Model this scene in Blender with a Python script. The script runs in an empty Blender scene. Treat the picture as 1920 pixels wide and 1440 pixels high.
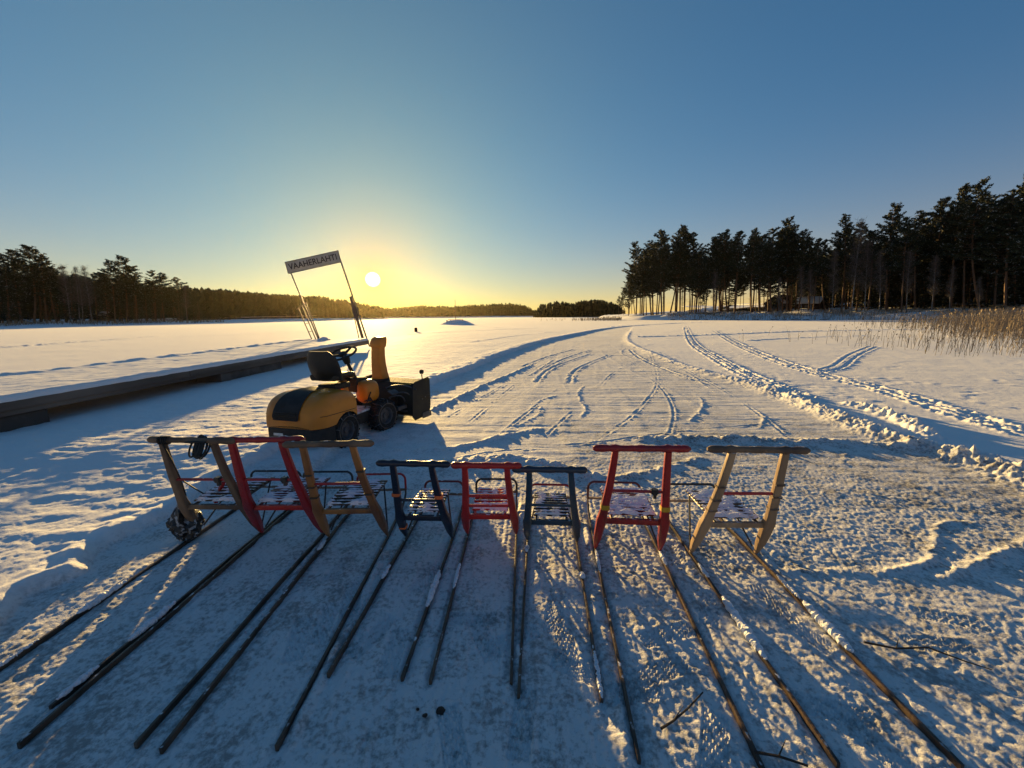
import bpy, bmesh, math, random
import numpy as np
from mathutils import Vector, Matrix
random.seed(7); rng = np.random.default_rng(11)
sc = bpy.context.scene
COL = sc.collection
PI = math.pi

# ------------------------------------------------------------------ camera
EYE = 1.6
FOC = 735.0
PITCH = math.atan((720 - 592) / FOC)
ROLL = math.radians(-0.5)
_c, _s = math.cos(PITCH), math.sin(PITCH)
_cr, _sr = math.cos(ROLL), math.sin(ROLL)
cam_d = bpy.data.cameras.new('camera')
cam = bpy.data.objects.new('camera', cam_d); COL.objects.link(cam)
cam_d.sensor_fit = 'HORIZONTAL'; cam_d.sensor_width = 36.0
cam_d.lens = 36.0 * FOC / 1920.0
cam_d.clip_start = 0.05; cam_d.clip_end = 12000
_right = Vector((_cr, _sr * _s, _sr * _c))
_fwd = Vector((0, _c, -_s))
_up = _right.cross(_fwd)
cam.matrix_world = Matrix(((_right.x, _up.x, -_fwd.x, 0), (_right.y, _up.y, -_fwd.y, 0), (_right.z, _up.z, -_fwd.z, EYE), (0, 0, 0, 1)))
sc.camera = cam

def ray(px, py):
    a = (px - 960) / FOC; b = (py - 720) / FOC
    a, b = a * _cr + b * _sr, -a * _sr + b * _cr
    return Vector((a, _c - b * _s, -_s - b * _c))
def P(px, py, z=0.0):            # photo pixel -> world point at height z
    d = ray(px, py); t = (z - EYE) / d.z
    return Vector((d.x * t, d.y * t, z))
def PD(px, py, Y):               # photo pixel -> world point at forward distance Y
    d = ray(px, py); t = Y / d.y
    return Vector((d.x * t, Y, EYE + d.z * t))

# ------------------------------------------------------------------ light
sd = ray(699, 524).normalized()
SUN_EL = math.asin(sd.z); SUN_AZ = math.atan2(sd.x, sd.y)      # azimuth from +Y towards +X
sun_d = bpy.data.lights.new('sun', 'SUN'); sun_d.energy = 4.2; sun_d.angle = math.radians(0.53)
sun_d.color = (1.0, 0.66, 0.235)
sun = bpy.data.objects.new('sun', sun_d); COL.objects.link(sun)
sun.rotation_euler = (-sd).to_track_quat('-Z', 'Y').to_euler()
w = bpy.data.worlds.new('World'); sc.world = w; w.use_nodes = True
nt = w.node_tree; nt.nodes.clear()
def N(t, typ, **kw):
    n = t.nodes.new(typ)
    for k, v in kw.items(): setattr(n, k, v)
    return n
out = N(nt, 'ShaderNodeOutputWorld'); bg = N(nt, 'ShaderNodeBackground'); bg.inputs[1].default_value = 0.102
sky = N(nt, 'ShaderNodeTexSky', sky_type='NISHITA', sun_disc=False)
sky.sun_elevation = SUN_EL; sky.sun_rotation = SUN_AZ
sky.altitude = 0; sky.air_density = 1.0; sky.dust_density = 0.0; sky.ozone_density = 2.5
# the sun itself and the glow of the air round it, as a function of the direction in the sky
tc = N(nt, 'ShaderNodeTexCoord'); vn = N(nt, 'ShaderNodeVectorMath', operation='NORMALIZE')
dt = N(nt, 'ShaderNodeVectorMath', operation='DOT_PRODUCT'); dt.inputs[1].default_value = sd
nt.links.new(tc.outputs['Generated'], vn.inputs[0]); nt.links.new(vn.outputs[0], dt.inputs[0])
def wm(op, a, b=None):
    m = N(nt, 'ShaderNodeMath', operation=op)
    for i, q in enumerate((a, b)):
        if q is None: continue
        if isinstance(q, (int, float)): m.inputs[i].default_value = q
        else: nt.links.new(q, m.inputs[i])
    return m.outputs[0]
ang = wm('ARCCOSINE', wm('MINIMUM', dt.outputs['Value'], 0.9999999))
def lobe(width, amp, col):
    e = wm('MULTIPLY', wm('EXPONENT', wm('MULTIPLY', ang, -1.0 / width)), amp)
    v = N(nt, 'ShaderNodeVectorMath', operation='SCALE'); v.inputs[0].default_value = col
    nt.links.new(e, v.inputs['Scale']); return v.outputs[0]
disc = wm('MULTIPLY', wm('MINIMUM', wm('MAXIMUM', wm('DIVIDE', wm('SUBTRACT', 0.0175, ang), 0.006), 0.0), 1.0), 14.0)
dv = N(nt, 'ShaderNodeVectorMath', operation='SCALE'); dv.inputs[0].default_value = (1.0, 0.93, 0.72); nt.links.new(disc, dv.inputs['Scale'])
def vadd(a, b):
    v = N(nt, 'ShaderNodeVectorMath', operation='ADD'); nt.links.new(a, v.inputs[0]); nt.links.new(b, v.inputs[1]); return v.outputs[0]
lum = N(nt, 'ShaderNodeVectorMath', operation='DOT_PRODUCT'); lum.inputs[1].default_value = (.25, .6, .15)
nt.links.new(sky.outputs[0], lum.inputs[0])
soft = wm('POWER', wm('MAXIMUM', lum.outputs['Value'], 0.02), -0.3)          # the phone's soft highlight roll-off
sk = N(nt, 'ShaderNodeVectorMath', operation='SCALE'); nt.links.new(sky.outputs[0], sk.inputs[0]); nt.links.new(soft, sk.inputs['Scale'])
tint = N(nt, 'ShaderNodeVectorMath', operation='MULTIPLY'); tint.inputs[1].default_value = (0.235, 0.395, 0.52)
nt.links.new(sk.outputs[0], tint.inputs[0])
sep = N(nt, 'ShaderNodeSeparateXYZ'); nt.links.new(vn.outputs[0], sep.inputs[0])
hz = wm('EXPONENT', wm('MULTIPLY', wm('MAXIMUM', sep.outputs['Z'], 0.0), -10.0))
def band(fac, col):
    v = N(nt, 'ShaderNodeVectorMath', operation='SCALE'); v.inputs[0].default_value = col; nt.links.new(fac, v.inputs['Scale']); return v.outputs[0]
hz2 = wm('EXPONENT', wm('MULTIPLY', wm('MAXIMUM', sep.outputs['Z'], 0.0), -2.9))
tot = tint.outputs[0]
for q in (dv.outputs[0], lobe(0.05, 1.0, (0.0, -.9, -.15)), lobe(0.09, 1.0, (1.0, -.15, -.8)), lobe(0.30, 1.0, (1.25, 1.5, .2)), band(hz, (2.35, .78, -.18)), band(hz2, (0, .18, .34))):
    tot = vadd(tot, q)
mxv = N(nt, 'ShaderNodeVectorMath', operation='MAXIMUM'); nt.links.new(tot, mxv.inputs[0]); mxv.inputs[1].default_value = (0, 0, 0); tot = mxv.outputs[0]
nt.links.new(tot, bg.inputs[0]); nt.links.new(bg.outputs[0], out.inputs[0])
sc.view_settings.view_transform = 'Standard'; sc.view_settings.look = 'None'
sc.view_settings.exposure = 1.55; sc.view_settings.gamma = 1.0

# ------------------------------------------------------------------ helpers
def tag(o, label=None, cat=None, group=None, kind=None):
    if label: o['label'] = label
    if cat: o['category'] = cat
    if group: o['group'] = group
    if kind: o['kind'] = kind
    return o
def empty(name, loc, rz=0, label=None, cat=None, group=None):
    o = bpy.data.objects.new(name, None); COL.objects.link(o)
    o.location = loc; o.rotation_euler = (0, 0, rz); o.empty_display_size = 0.1
    return tag(o, label, cat, group)
_mats = {}
def mat(name, col, rough=0.6, col2=None, scale=8.0, thr=(0.4, 0.6), bump=0.0, bscale=60.0, metal=0.0, spec=0.5, stretch=None, snow=0.0, sub=0.0, coat=0.0, trans=0.0):
    """procedural material: colour broken by noise towards col2, a bump, and snow caught on faces that look up"""
    if name in _mats: return _mats[name]
    m = bpy.data.materials.new(name); m.use_nodes = True; t = m.node_tree
    p = t.nodes['Principled BSDF']; L = t.links.new
    p.inputs['Roughness'].default_value = rough; p.inputs['Metallic'].default_value = metal
    p.inputs['Specular IOR Level'].default_value = spec
    p.inputs['Coat Weight'].default_value = coat; p.inputs['Coat Roughness'].default_value = 0.25
    if sub: p.inputs['Subsurface Weight'].default_value = sub; p.inputs['Subsurface Radius'].default_value = (.02, .03, .04)
    tc = N(t, 'ShaderNodeTexCoord'); mp = N(t, 'ShaderNodeMapping'); L(tc.outputs['Object'], mp.inputs[0])
    if stretch: mp.inputs['Scale'].default_value = stretch
    n1 = N(t, 'ShaderNodeTexNoise'); n1.inputs['Scale'].default_value = scale; n1.inputs['Detail'].default_value = 6; L(mp.outputs[0], n1.inputs[0])
    r = N(t, 'ShaderNodeMapRange'); r.inputs[1].default_value = thr[0]; r.inputs[2].default_value = thr[1]; L(n1.outputs[0], r.inputs[0])
    mx = N(t, 'ShaderNodeMix', data_type='RGBA'); L(r.outputs[0], mx.inputs[0])
    c2 = col2 or tuple(min(1, c * 0.7) for c in col)
    mx.inputs[6].default_value = (*col, 1); mx.inputs[7].default_value = (*c2, 1)
    src = mx.outputs[2]
    if snow:
        g = N(t, 'ShaderNodeNewGeometry'); sp = N(t, 'ShaderNodeSeparateXYZ'); L(g.outputs['Normal'], sp.inputs[0])
        n3 = N(t, 'ShaderNodeTexNoise'); n3.inputs['Scale'].default_value = 25; n3.inputs['Detail'].default_value = 5; L(tc.outputs['Object'], n3.inputs[0])
        ad = N(t, 'ShaderNodeMath', operation='ADD'); L(sp.outputs['Z'], ad.inputs[0]); L(n3.outputs[0], ad.inputs[1])
        r2 = N(t, 'ShaderNodeMapRange'); r2.inputs[1].default_value = 1.65 - snow; r2.inputs[2].default_value = 1.75 - snow; L(ad.outputs[0], r2.inputs[0])
        m2 = N(t, 'ShaderNodeMix', data_type='RGBA'); L(r2.outputs[0], m2.inputs[0]); L(src, m2.inputs[6]); m2.inputs[7].default_value = (.78, .8, .84, 1)
        src = m2.outputs[2]
    L(src, p.inputs['Base Color'])
    if bump:
        n2 = N(t, 'ShaderNodeTexNoise'); n2.inputs['Scale'].default_value = bscale; n2.inputs['Detail'].default_value = 5; L(mp.outputs[0], n2.inputs[0])
        b = N(t, 'ShaderNodeBump'); b.inputs['Strength'].default_value = bump; b.inputs['Distance'].default_value = 0.01; L(n2.outputs[0], b.inputs['Height']); L(b.outputs[0], p.inputs['Normal'])
    _mats[name] = m
    return m

class MB:
    """collects shapes into one mesh"""
    def __init__(s): s.v = []; s.f = []; s.mi = []; s.sm = []
    def add(s, vs, fs, mi=0, smooth=False):
        o = len(s.v); s.v += [tuple(v) for v in vs]
        s.f += [tuple(i + o for i in f) for f in fs]; s.mi += [mi] * len(fs); s.sm += [smooth] * len(fs)
        return s
    def box(s, c, d, rot=None, mi=0):
        x, y, z = (q / 2 for q in d)
        vs = [Vector(q) for q in ((-x,-y,-z),(x,-y,-z),(x,y,-z),(-x,y,-z),(-x,-y,z),(x,-y,z),(x,y,z),(-x,y,z))]
        if rot is not None: vs = [rot @ q for q in vs]
        vs = [q + Vector(c) for q in vs]
        return s.add(vs, [(0,3,2,1),(4,5,6,7),(0,1,5,4),(1,2,6,5),(2,3,7,6),(3,0,4,7)], mi)
    def loft(s, rings, mi=0, smooth=True, cap=True, closed=False):
        n = len(rings[0]); vs = [p for r in rings for p in r]; fs = []
        m = len(rings)
        for i in range(m if closed else m - 1):
            j = (i + 1) % m
            for k in range(n):
                k2 = (k + 1) % n
                fs.append((i*n+k, i*n+k2, j*n+k2, j*n+k))
        if cap and not closed:
            fs.append(tuple(range(n))[::-1]); fs.append(tuple((m-1)*n+k for k in range(n)))
        return s.add(vs, fs, mi, smooth)
    def tube(s, pts, rad, n=8, mi=0, cap=True, closed=False, sx=1.0):
        pts = [Vector(p) for p in pts]; m = len(pts); rings = []
        rads = rad if isinstance(rad, (list, tuple)) else [rad] * m
        prev = None
        for i, p in enumerate(pts):
            a = pts[(i - 1) % m] if (i or closed) else p; b = pts[(i + 1) % m] if (i < m - 1 or closed) else p
            t = (b - a).normalized()
            if prev is None:
                u = t.cross(Vector((0, 0, 1)))
                if u.length < 1e-3: u = t.cross(Vector((0, 1, 0)))
            else:
                u = prev - t * prev.dot(t)
            u.normalize(); v = t.cross(u); prev = u
            rings.append([p + (u * math.cos(q) * sx + v * math.sin(q)) * rads[i] for q in (2 * PI * k / n for k in range(n))])
        return s.loft(rings, mi, True, cap, closed)
    def lathe(s, prof, M=None, n=24, mi=0, cap=False):
        """prof (radius, x) revolved about local X"""
        rings = []
        for r, x in prof:
            rings.append([Vector((x, r * math.cos(2*PI*k/n), r * math.sin(2*PI*k/n))) for k in range(n)])
        if M is not None: rings = [[M @ q for q in g] for g in rings]
        return s.loft(rings, mi, True, cap)
    def build(s, name, m, parent=None, bevel=0.0, loc=None, M=None, sharp=40):
        me = bpy.data.meshes.new(name)
        vs = s.v if M is None else [tuple(M @ Vector(q)) for q in s.v]
        me.from_pydata(vs, [], s.f)
        for q in (m if isinstance(m, (list, tuple)) else [m]): me.materials.append(q)
        me.polygons.foreach_set('material_index', s.mi)
        me.polygons.foreach_set('use_smooth', s.sm)
        me.update()
        if bevel:
            bm = bmesh.new(); bm.from_mesh(me)
            es = [e for e in bm.edges if e.is_manifold and e.calc_face_angle(0) > math.radians(35)]
            bmesh.ops.bevel(bm, geom=es, offset=bevel, segments=2, affect='EDGES', profile=0.6)
            bm.to_mesh(me); bm.free()
        try: me.set_sharp_from_angle(angle=math.radians(sharp))
        except Exception: pass
        o = bpy.data.objects.new(name, me); COL.objects.link(o)
        if parent: o.parent = parent
        if loc is not None: o.location = loc
        return o
def rbox(cx, cz, hx, hz, r, n=4):
    """rounded rectangle outline (x, z), counter-clockwise"""
    o = []
    for sx, sz, a0 in ((1, 1, 0), (-1, 1, 90), (-1, -1, 180), (1, -1, 270)):
        for k in range(n + 1):
            a = math.radians(a0 + 90 * k / n)
            o.append((cx + sx * (hx - r) + r * math.cos(a), cz + sz * (hz - r) + r * math.sin(a)))
    return o
def mesh_np(name, V, F, m, smooth=True, mi=None):
    """V (n,3) float, F (m,k) int, every face with k corners"""
    me = bpy.data.meshes.new(name); k = F.shape[1]
    me.vertices.add(len(V)); me.vertices.foreach_set('co', V.astype(np.float32).ravel())
    me.loops.add(F.size); me.loops.foreach_set('vertex_index', F.astype(np.int32).ravel())
    me.polygons.add(len(F)); me.polygons.foreach_set('loop_start', np.arange(0, F.size, k, dtype=np.int32))
    if mi is not None: me.polygons.foreach_set('material_index', mi.astype(np.int32))
    me.polygons.foreach_set('use_smooth', np.full(len(F), smooth))
    me.update(calc_edges=True); me.validate()
    for q in (m if isinstance(m, (list, tuple)) else [m]): me.materials.append(q)
    return me
# numpy gradient noise
def gn(x, y, seed=0):
    xi = np.floor(x).astype(np.int64); yi = np.floor(y).astype(np.int64); xf = (x - xi).astype(np.float32); yf = (y - yi).astype(np.float32)
    def h(a, b):
        q = (a * 374761393 + b * 668265263 + seed * 1274126177) & 0xffffffff
        q = ((q ^ (q >> 13)) * 1274126177) & 0xffffffff
        th = ((q ^ (q >> 16)) & 0xffff).astype(np.float32) * (2 * PI / 65536)
        return np.cos(th), np.sin(th)
    u = xf * xf * xf * (xf * (xf * 6 - 15) + 10); v = yf * yf * yf * (yf * (yf * 6 - 15) + 10)
    def g(dx, dy):
        a, b = h(xi + dx, yi + dy); return a * (xf - dx) + b * (yf - dy)
    return (g(0,0) * (1-u) + g(1,0) * u) * (1-v) + (g(0,1) * (1-u) + g(1,1) * u) * v
def fbm(x, y, wl, oct=4, seed=0, gain=0.5):
    o = 0; a = 1.0
    for i in range(oct):
        o = o + a * gn(x / wl, y / wl, seed + i * 17); a *= gain; wl *= 0.5
    return o
def sst(a, b, x):
    t = np.clip((x - a) / (b - a), 0, 1); return t * t * (3 - 2 * t)

# ------------------------------------------------------------------ snow ground
def poly_world(px): return np.array([[*P(*q).xy] for q in px])
def pdist(x, y, pl):
    """distance, signed side (+ = right of travel) and run length along a polyline"""
    D = np.full(x.shape, 1e9); S = np.zeros(x.shape); A = np.zeros(x.shape); run = 0
    for (ax, ay), (bx, by) in zip(pl[:-1], pl[1:]):
        dx, dy = bx - ax, by - ay; L2 = dx*dx + dy*dy; L = math.sqrt(L2)
        t = np.clip(((x-ax)*dx + (y-ay)*dy) / L2, 0, 1)
        d = np.hypot(x - ax - t*dx, y - ay - t*dy); m = d < D
        D = np.where(m, d, D); S = np.where(m, np.sign((x-ax)*dy - (y-ay)*dx), S); A = np.where(m, run + t*L, A); run += L
    return D, S, A, run
def smooth_poly(pl, n=6):
    pl = np.array(pl); out = []
    for i in range(len(pl)-1):
        p0 = pl[max(i-1,0)]; p1 = pl[i]; p2 = pl[i+1]; p3 = pl[min(i+2,len(pl)-1)]
        for k in range(n):
            t = k/n; out.append(0.5*((2*p1)+(-p0+p2)*t+(2*p0-5*p1+4*p2-p3)*t*t+(-p0+3*p1-3*p2+p3)*t**3))
    out.append(pl[-1]); return np.array(out)

# polar sheet about the camera's foot: fine where the photograph looks closely, coarse elsewhere, out to the horizon
def geo(a, b, step): n = max(2, int(math.log(b / a) / step)); return list(a * (b / a) ** (np.arange(n) / n))
rr = np.array(geo(.3, 1.05, .03) + geo(1.05, 6.5, .0038) + geo(6.5, 30, .0042) + geo(30, 90, .012) + geo(90, 9000, .09) + [9000.0])
fa = np.radians(np.arange(-61, 61.001, 0.115)); ba = np.radians(np.arange(64, 296.1, 4.0))
aa = np.concatenate([fa, ba])
RR, AA = np.meshgrid(rr, aa, indexing='ij')
GX = (RR * np.sin(AA)).ravel(); GY = (RR * np.cos(AA)).ravel()
nr, na = len(rr), len(aa)

SLEDS = [
 dict(FL=(372,1003), FR=(492,998), EL=(-60,1306), ER=(52,1354), HA=(281,823), HB=(438,828), h=.88),
 dict(FL=(493,1003), FR=(605,1003), EL=(41,1399), ER=(249,1402), HA=(409,826), HB=(560,823), h=.88),
 dict(FL=(617,1010), FR=(727,1008), EL=(307,1409), ER=(514,1406), HA=(530,834), HB=(701,831), h=.87),
 dict(FL=(762,1010), FR=(848,1012), EL=(617,1268), ER=(752,1275), HA=(706,868), HB=(844,871), h=.76),
 dict(FL=(877,1005), FR=(968,1005), EL=(807,1287), ER=(957,1278), HA=(846,872), HB=(978,874), h=.76),
 dict(FL=(989,1018), FR=(1081,1018), EL=(982,1308), ER=(1118,1313), HA=(960,880), HB=(1101,881), h=.74),
 dict(FL=(1116,1032), FR=(1236,1037), EL=(1196,1440), ER=(1432,1440), HA=(1112,841), HB=(1294,841), h=.86),
 dict(FL=(1294,1040), FR=(1417,1043), EL=(1560,1440), ER=(1815,1440), HA=(1325,841), HB=(1520,846), h=.86)]
for d in SLEDS:
    FL, FR, EL, ER = (P(*d[k]) for k in ('FL','FR','EL','ER'))
    d['FLw'], d['FRw'] = FL, FR; d['w'] = (FR - FL).length; d['c'] = (FL + FR) / 2
    hd = (FL - EL) + (FR - ER); d['L'] = hd.length / 2; hd.normalize(); d['hd'] = hd; d['az'] = math.atan2(hd.x, hd.y)
    if d['L'] < 1.25 and d['w'] > .4: d['L'] = 1.42
    d['HAw'], d['HBw'] = P(*d['HA'], d['h']), P(*d['HB'], d['h'])
RUNLINES = []
for d in SLEDS:
    for F in (d['FLw'], d['FRw']):
        a = F - d['hd'] * d['L']; b = F + d['hd'] * 0.5
        RUNLINES.append((a, b))

def ground_height(x, y):
    r = np.hypot(x, y)
    n5 = fbm(x, y, .05, 3, 15); n1 = fbm(x, y, 2.2, 3, 1); n2 = fbm(x, y, .35, 3, 5); n3 = fbm(x, y, .09, 3, 9); n4 = fbm(x, y, .028, 2, 13)
    wob = fbm(x, y, .6, 2, 21) * .25
    far = sst(30, 120, r)
    z = .012 * n1 + .004 * n2 * (1 - far)
    # --- zones
    track_edge = smooth_poly(poly_world([(560,905),(700,790),(800,726),(890,690),(960,660),(1060,632),(1180,612),(1330,603)]), 5)
    wind = smooth_poly(poly_world([(2300,1090),(2050,965),(1920,903),(1760,852),(1640,815),(1500,757),(1400,722),(1330,702),(1240,672),(1175,640),(1180,622)]), 5)
    mk = (y > 2.2) & (r < 90)
    dE = np.full(x.shape, 1e3); sE = -np.ones(x.shape)
    dW = dE.copy(); sW = np.ones(x.shape); aW = np.zeros(x.shape); wW = 1.0
    xm, ym = x[mk], y[mk]
    D, S, A, _ = pdist(xm + wob[mk] * .3, ym, track_edge); dE[mk] = D; sE[mk] = S; A0 = np.zeros(x.shape); A0[mk] = A
    D, S, A, wW = pdist(xm, ym, wind); dW[mk] = D; sW[mk] = S; aW[mk] = A
    # foreground where the sleds stand: trampled
    ridge = smooth_poly(poly_world([(-500,1500),(-120,1290),(0,1185),(60,1120),(150,1080),(175,1050),(230,1010),(340,960),(430,900),(520,860)]), 5)
    dR = np.full(x.shape, 1e3); sR = np.ones(x.shape)
    m2 = (y < 5.2) & (y > -2) & (np.abs(x) < 9)
    D, S, A, _ = pdist(x[m2] + wob[m2] * .12 + n3[m2]*.02, y[m2], ridge); dR[m2] = D; sR[m2] = S
    left_soft = sst(-.05, .1, -sR * dR) * m2          # 1 on the soft-snow side (left)
    fore = sst(4.6, 3.4, y + .15 * x * (x > 0)) * (1 - left_soft) * sst(5.0, 3.0, np.abs(x - .6))
    z += left_soft * .055 * sst(5.5, 4.2, y) + .035 * np.exp(-((dR - .10) / .10) ** 2) * (sR < 0) * m2 * (0.6 + 1.2 * np.abs(n2))
    # cleared track: lower on the right of its edge
    inside = (sst(-.12, .12, sE * dE)) * mk
    bank = (1 - sst(0, .9, dE)) * (sE < 0) * mk
    fadeE = sst(3.0, 5.0, y)
    z += (1 - inside) * mk * .10 * fadeE * sst(70, 30, r) * sst(9, 5, np.abs(np.minimum(0, x + 1.0)) + 0) + bank * .035 * fadeE * (1 + .8 * n2)
    # windrow to the right of the track and the untouched snow beyond
    right = sst(-.1, .1, -sW * dW * -1) * mk
    wr = np.exp(-(dW / .19) ** 2) * mk
    taper = .45 + .75 * sst(14, 5, r) * sst(2, 6, r)
    z += wr * (.075 + .06 * n2 + .045 * np.abs(n3) + .03 * n1 + .05 * n5) * taper * .85
    z += right * .035 * sst(70, 30, r)
    # a second short bank and its trough
    for pts, hgt, wd in ((( (1575,757),(1640,775),(1700,800),(1760,838)), .075, .12), (((1150,905),(1060,880),(960,862),(870,868),(790,890)), .035, .11),
                         (((800,774),(860,746),(930,713),(1000,684)), .03, .05), (((1180,826),(1330,822),(1480,828),(1600,832),(1740,850),(1880,890)), .035, .10),
                         (((690,845),(830,842),(960,815),(1030,800)), .022, .05), (((1120,905),(1240,880),(1330,855)), .02, .05),
                         (((1420,1068),(1560,1072),(1690,1068),(1745,1045),(1760,990),(1800,980),(1860,985)), .011, .03), (((1740,1095),(1830,1060),(1920,1020),(2000,990)), .013, .035),
      (((1190,633),(1350,628),(1500,622),(1750,617)), .05, .25), (((1140,614),(1250,607),(1340,604)), .06, .35), (((880,645),(1000,628),(1130,617)), .02, .15), (((1400,640),(1500,634),(1620,630)), .03, .2), (((-300,668),(0,652),(300,630)), .05, .4), (((330,632),(600,622),(760,618)), .03, .4), (((760,628),(900,621),(1010,616)), .04, .3)):  # far low ridges, added to cast thin shadow lines over the lake
        pl = smooth_poly(poly_world(pts), 5); lo = pl.min(0) - .8; hi = pl.max(0) + .8
        m3 = (x > lo[0]) & (x < hi[0]) & (y > lo[1]) & (y < hi[1])
        D, S, A, R = pdist(x[m3] + wob[m3]*.1, y[m3], pl)
        z[m3] += hgt * np.exp(-(D / wd) ** 2) * (1 + 1.2 * n3[m3] + .8 * n2[m3]) * sst(0, .3, A) * sst(0, .3, R - A)
    # tyre and ski tracks: pairs of grooves with thrown-up rims
    for pts, gap, dep in ((((1285,612),(1296,640),(1340,672),(1400,705),(1470,735),(1530,760)), .15, .022), (((1340,620),(1370,640),(1430,668),(1530,702),(1640,730),(1780,775),(1960,830)), .15, .02),
                          (((1180,655),(1200,672),(1260,698),(1330,720)), .0, .012), (((1640,650),(1600,668),(1570,690),(1520,700)), .13, .012),
                          (((1095,655),(1040,672),(1000,690)), .4, .008), (((1130,663),(1060,690),(1035,720)), .4, .008)):
        pl = smooth_poly(poly_world(pts), 5); lo = pl.min(0) - 1; hi = pl.max(0) + 1
        m3 = (x > lo[0]) & (x < hi[0]) & (y > lo[1]) & (y < hi[1])
        D, S, A, R = pdist(x[m3] + wob[m3]*.12, y[m3], pl); e = np.abs(D - gap)
        z[m3] += (-dep * np.exp(-(e / .04) ** 2) + dep * 1.1 * np.exp(-((e - .085) / .04) ** 2) * (.8 + 2.2 * n3[m3] + 1.2 * n2[m3])) * sst(0, .5, A) * sst(0, .5, R - A)
    # thin curved scrape rims on the cleared ice
    for pts in (((870,800),(1000,700),(1100,655),(1250,625)), ((920,830),(1060,720),(1150,665),(1300,628)), ((1000,840),(1110,740),(1190,680),(1330,640)), ((1240,660),(1300,700),(1370,740),(1440,790),(1500,840)),
                ((1110,832),(1200,765),(1232,705),(1212,652)), ((700,900),(900,852),(1100,832),(1350,802),(1520,792)), ((1150,660),(1215,705),(1260,760),(1250,830)), ((830,790),(950,720),(1060,668),(1180,632)), ((1330,870),(1480,890),(1640,930),(1850,960)), ((1300,905),(1460,935),(1600,985),(1800,1080))):
        pl = smooth_poly(poly_world(pts), 6); lo = pl.min(0) - .4; hi = pl.max(0) + .4
        m3 = (x > lo[0]) & (x < hi[0]) & (y > lo[1]) & (y < hi[1])
        D, S, A, R = pdist(x[m3] + wob[m3]*.04, y[m3], pl); e = np.abs(D - .035)
        z[m3] += (.0055 * np.exp(-(e / .018) ** 2) * (1 + 2 * n3[m3]) - .004 * np.exp(-(D / .02) ** 2)) * sst(-.35, .25, n1[m3] + n2[m3] * .5) * sst(0, .8, A) * sst(0, .8, R - A)
    for pts in (((1100,720),(1085,735),(1090,752),(1098,768),(1082,790)), ((1300,738),(1318,755),(1305,780),(1280,797)), ((1415,768),(1432,785),(1420,808)),
                ((985,772),(1010,762),(1014,775),(990,790),(960,803)), ((1040,672),(1000,700),(985,705)), ((1172,652),(1165,662),(1190,675)), ((1580,840),(1584,860),(1580,880)),
                ((1060,738),(1020,748),(1000,760)), ((1265,690),(1290,700),(1330,730))):
        pl = smooth_poly(poly_world(pts), 5); lo = pl.min(0) - .4; hi = pl.max(0) + .4
        m3 = (x > lo[0]) & (x < hi[0]) & (y > lo[1]) & (y < hi[1])
        D, S, A, R = pdist(x[m3] + wob[m3]*.05, y[m3], pl)
        z[m3] += .009 * np.exp(-(D / .03) ** 2) * (1 + 2.5 * n3[m3]) * sst(0, .6, A) * sst(0, .6, R - A)
    cleared = inside * (1 - right) * mk * (1 - fore)
    # scraper chatter across the cleared track: long low ripples
    th = np.arctan2(x + 9, y + 2); rad = np.hypot(x + 9, y + 2)
    rip = gn(x * .55 + 3, y * 5.5 + .6 * x * .3 + n1 * .6, 31) + .6 * gn(x * 1.1, y * 13 + n1, 32)
    z += cleared * (.0058 * rip + .004 * np.maximum(0, gn(x * .3, y * 2.2, 33) - .25) * 6)
    z += cleared * .0015 * n3
    # faint scrape lines that follow the sweep of the ploughed lane
    z += cleared * sst(45, 20, r) * .0055 * np.maximum(0, gn(dE / .30 + .5 * n1, A0 * .10, 34) - .12) * 3 * (.6 + gn(dE * 1.3, A0 * .5, 35))
    z += cleared * sst(40, 15, r) * .004 * np.maximum(0, gn(dW / .22 + .4 * n1, aW * .12, 36) - .15) * 3
    # soft snow left of the track: wind-shaped dimples, then rougher towards the sleds
    leftz = (1 - inside) * mk * (1 - fore) * (x < 3) 
    dim = gn(x / .34, y / .2, 41) + .6 * gn(x / .17, y / .11, 42)
    z += leftz * sst(16, 6, r) * (.014 * np.maximum(dim, -.3) + .003 * n3 + .004 * n5) * (.5 + .5 * sst(-.3, .2, n1) )
    z += leftz * sst(30, 12, r) * (.012 * np.maximum(gn(x/.5, y/.16, 43), 0))
    z += sst(24, 34, r) * sst(110, 60, r) * .012 * np.maximum(gn(x / 2.2, y / .8, 44), 0)
    # right side: fine crisp texture, footprints
    rz = right * sst(20, 8, r) ; z += rz * (.002 * n3 + .0025 * n4)
    tr = right * sst(.5, .0, np.abs(fbm(x, y, 3.0, 2, 51)) * 4) * mk
    z += tr * .018 * (gn(x / .22, y / .22, 52)) * sst(30, 10, r)
    # trampled foreground
    z += fore * (.0010 * n3 + .0026 * n5 + .0036 * n4 + .0020 * n2) 
    mid = sst(.2, 1.2, x) * sst(6.5, 4.0, y) * mk * (1 - right)
    z += mid * (.0003 * n3 + .0009 * n2 + .0009 * n5 + .0027 * n4)
    z += np.clip(mid + fore, 0, 1) * .022 * np.maximum(0, gn(x / .034, y / .034, 71) - .42) * sst(-.1, .3, n1)
    # grooves along the runners and ploughed-up snow beside them
    for i, (a, b) in enumerate(RUNLINES):
        dx, dy = b.x - a.x, b.y - a.y; L = math.hypot(dx, dy); ux, uy = dx / L, dy / L
        t = (x - a.x) * ux + (y - a.y) * uy; q = (x - a.x) * uy - (y - a.y) * ux
        m3 = (np.abs(q) < .3) & (t > -.9) & (t < L + .2)
        tt, qq = t[m3], q[m3]
        lump = np.maximum(0, gn(tt / .33, np.full(tt.shape, i * 3.3), 61) + .5 * gn(tt / .09, qq / .05 + i, 62))
        side = 1 if i % 2 else -1
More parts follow.
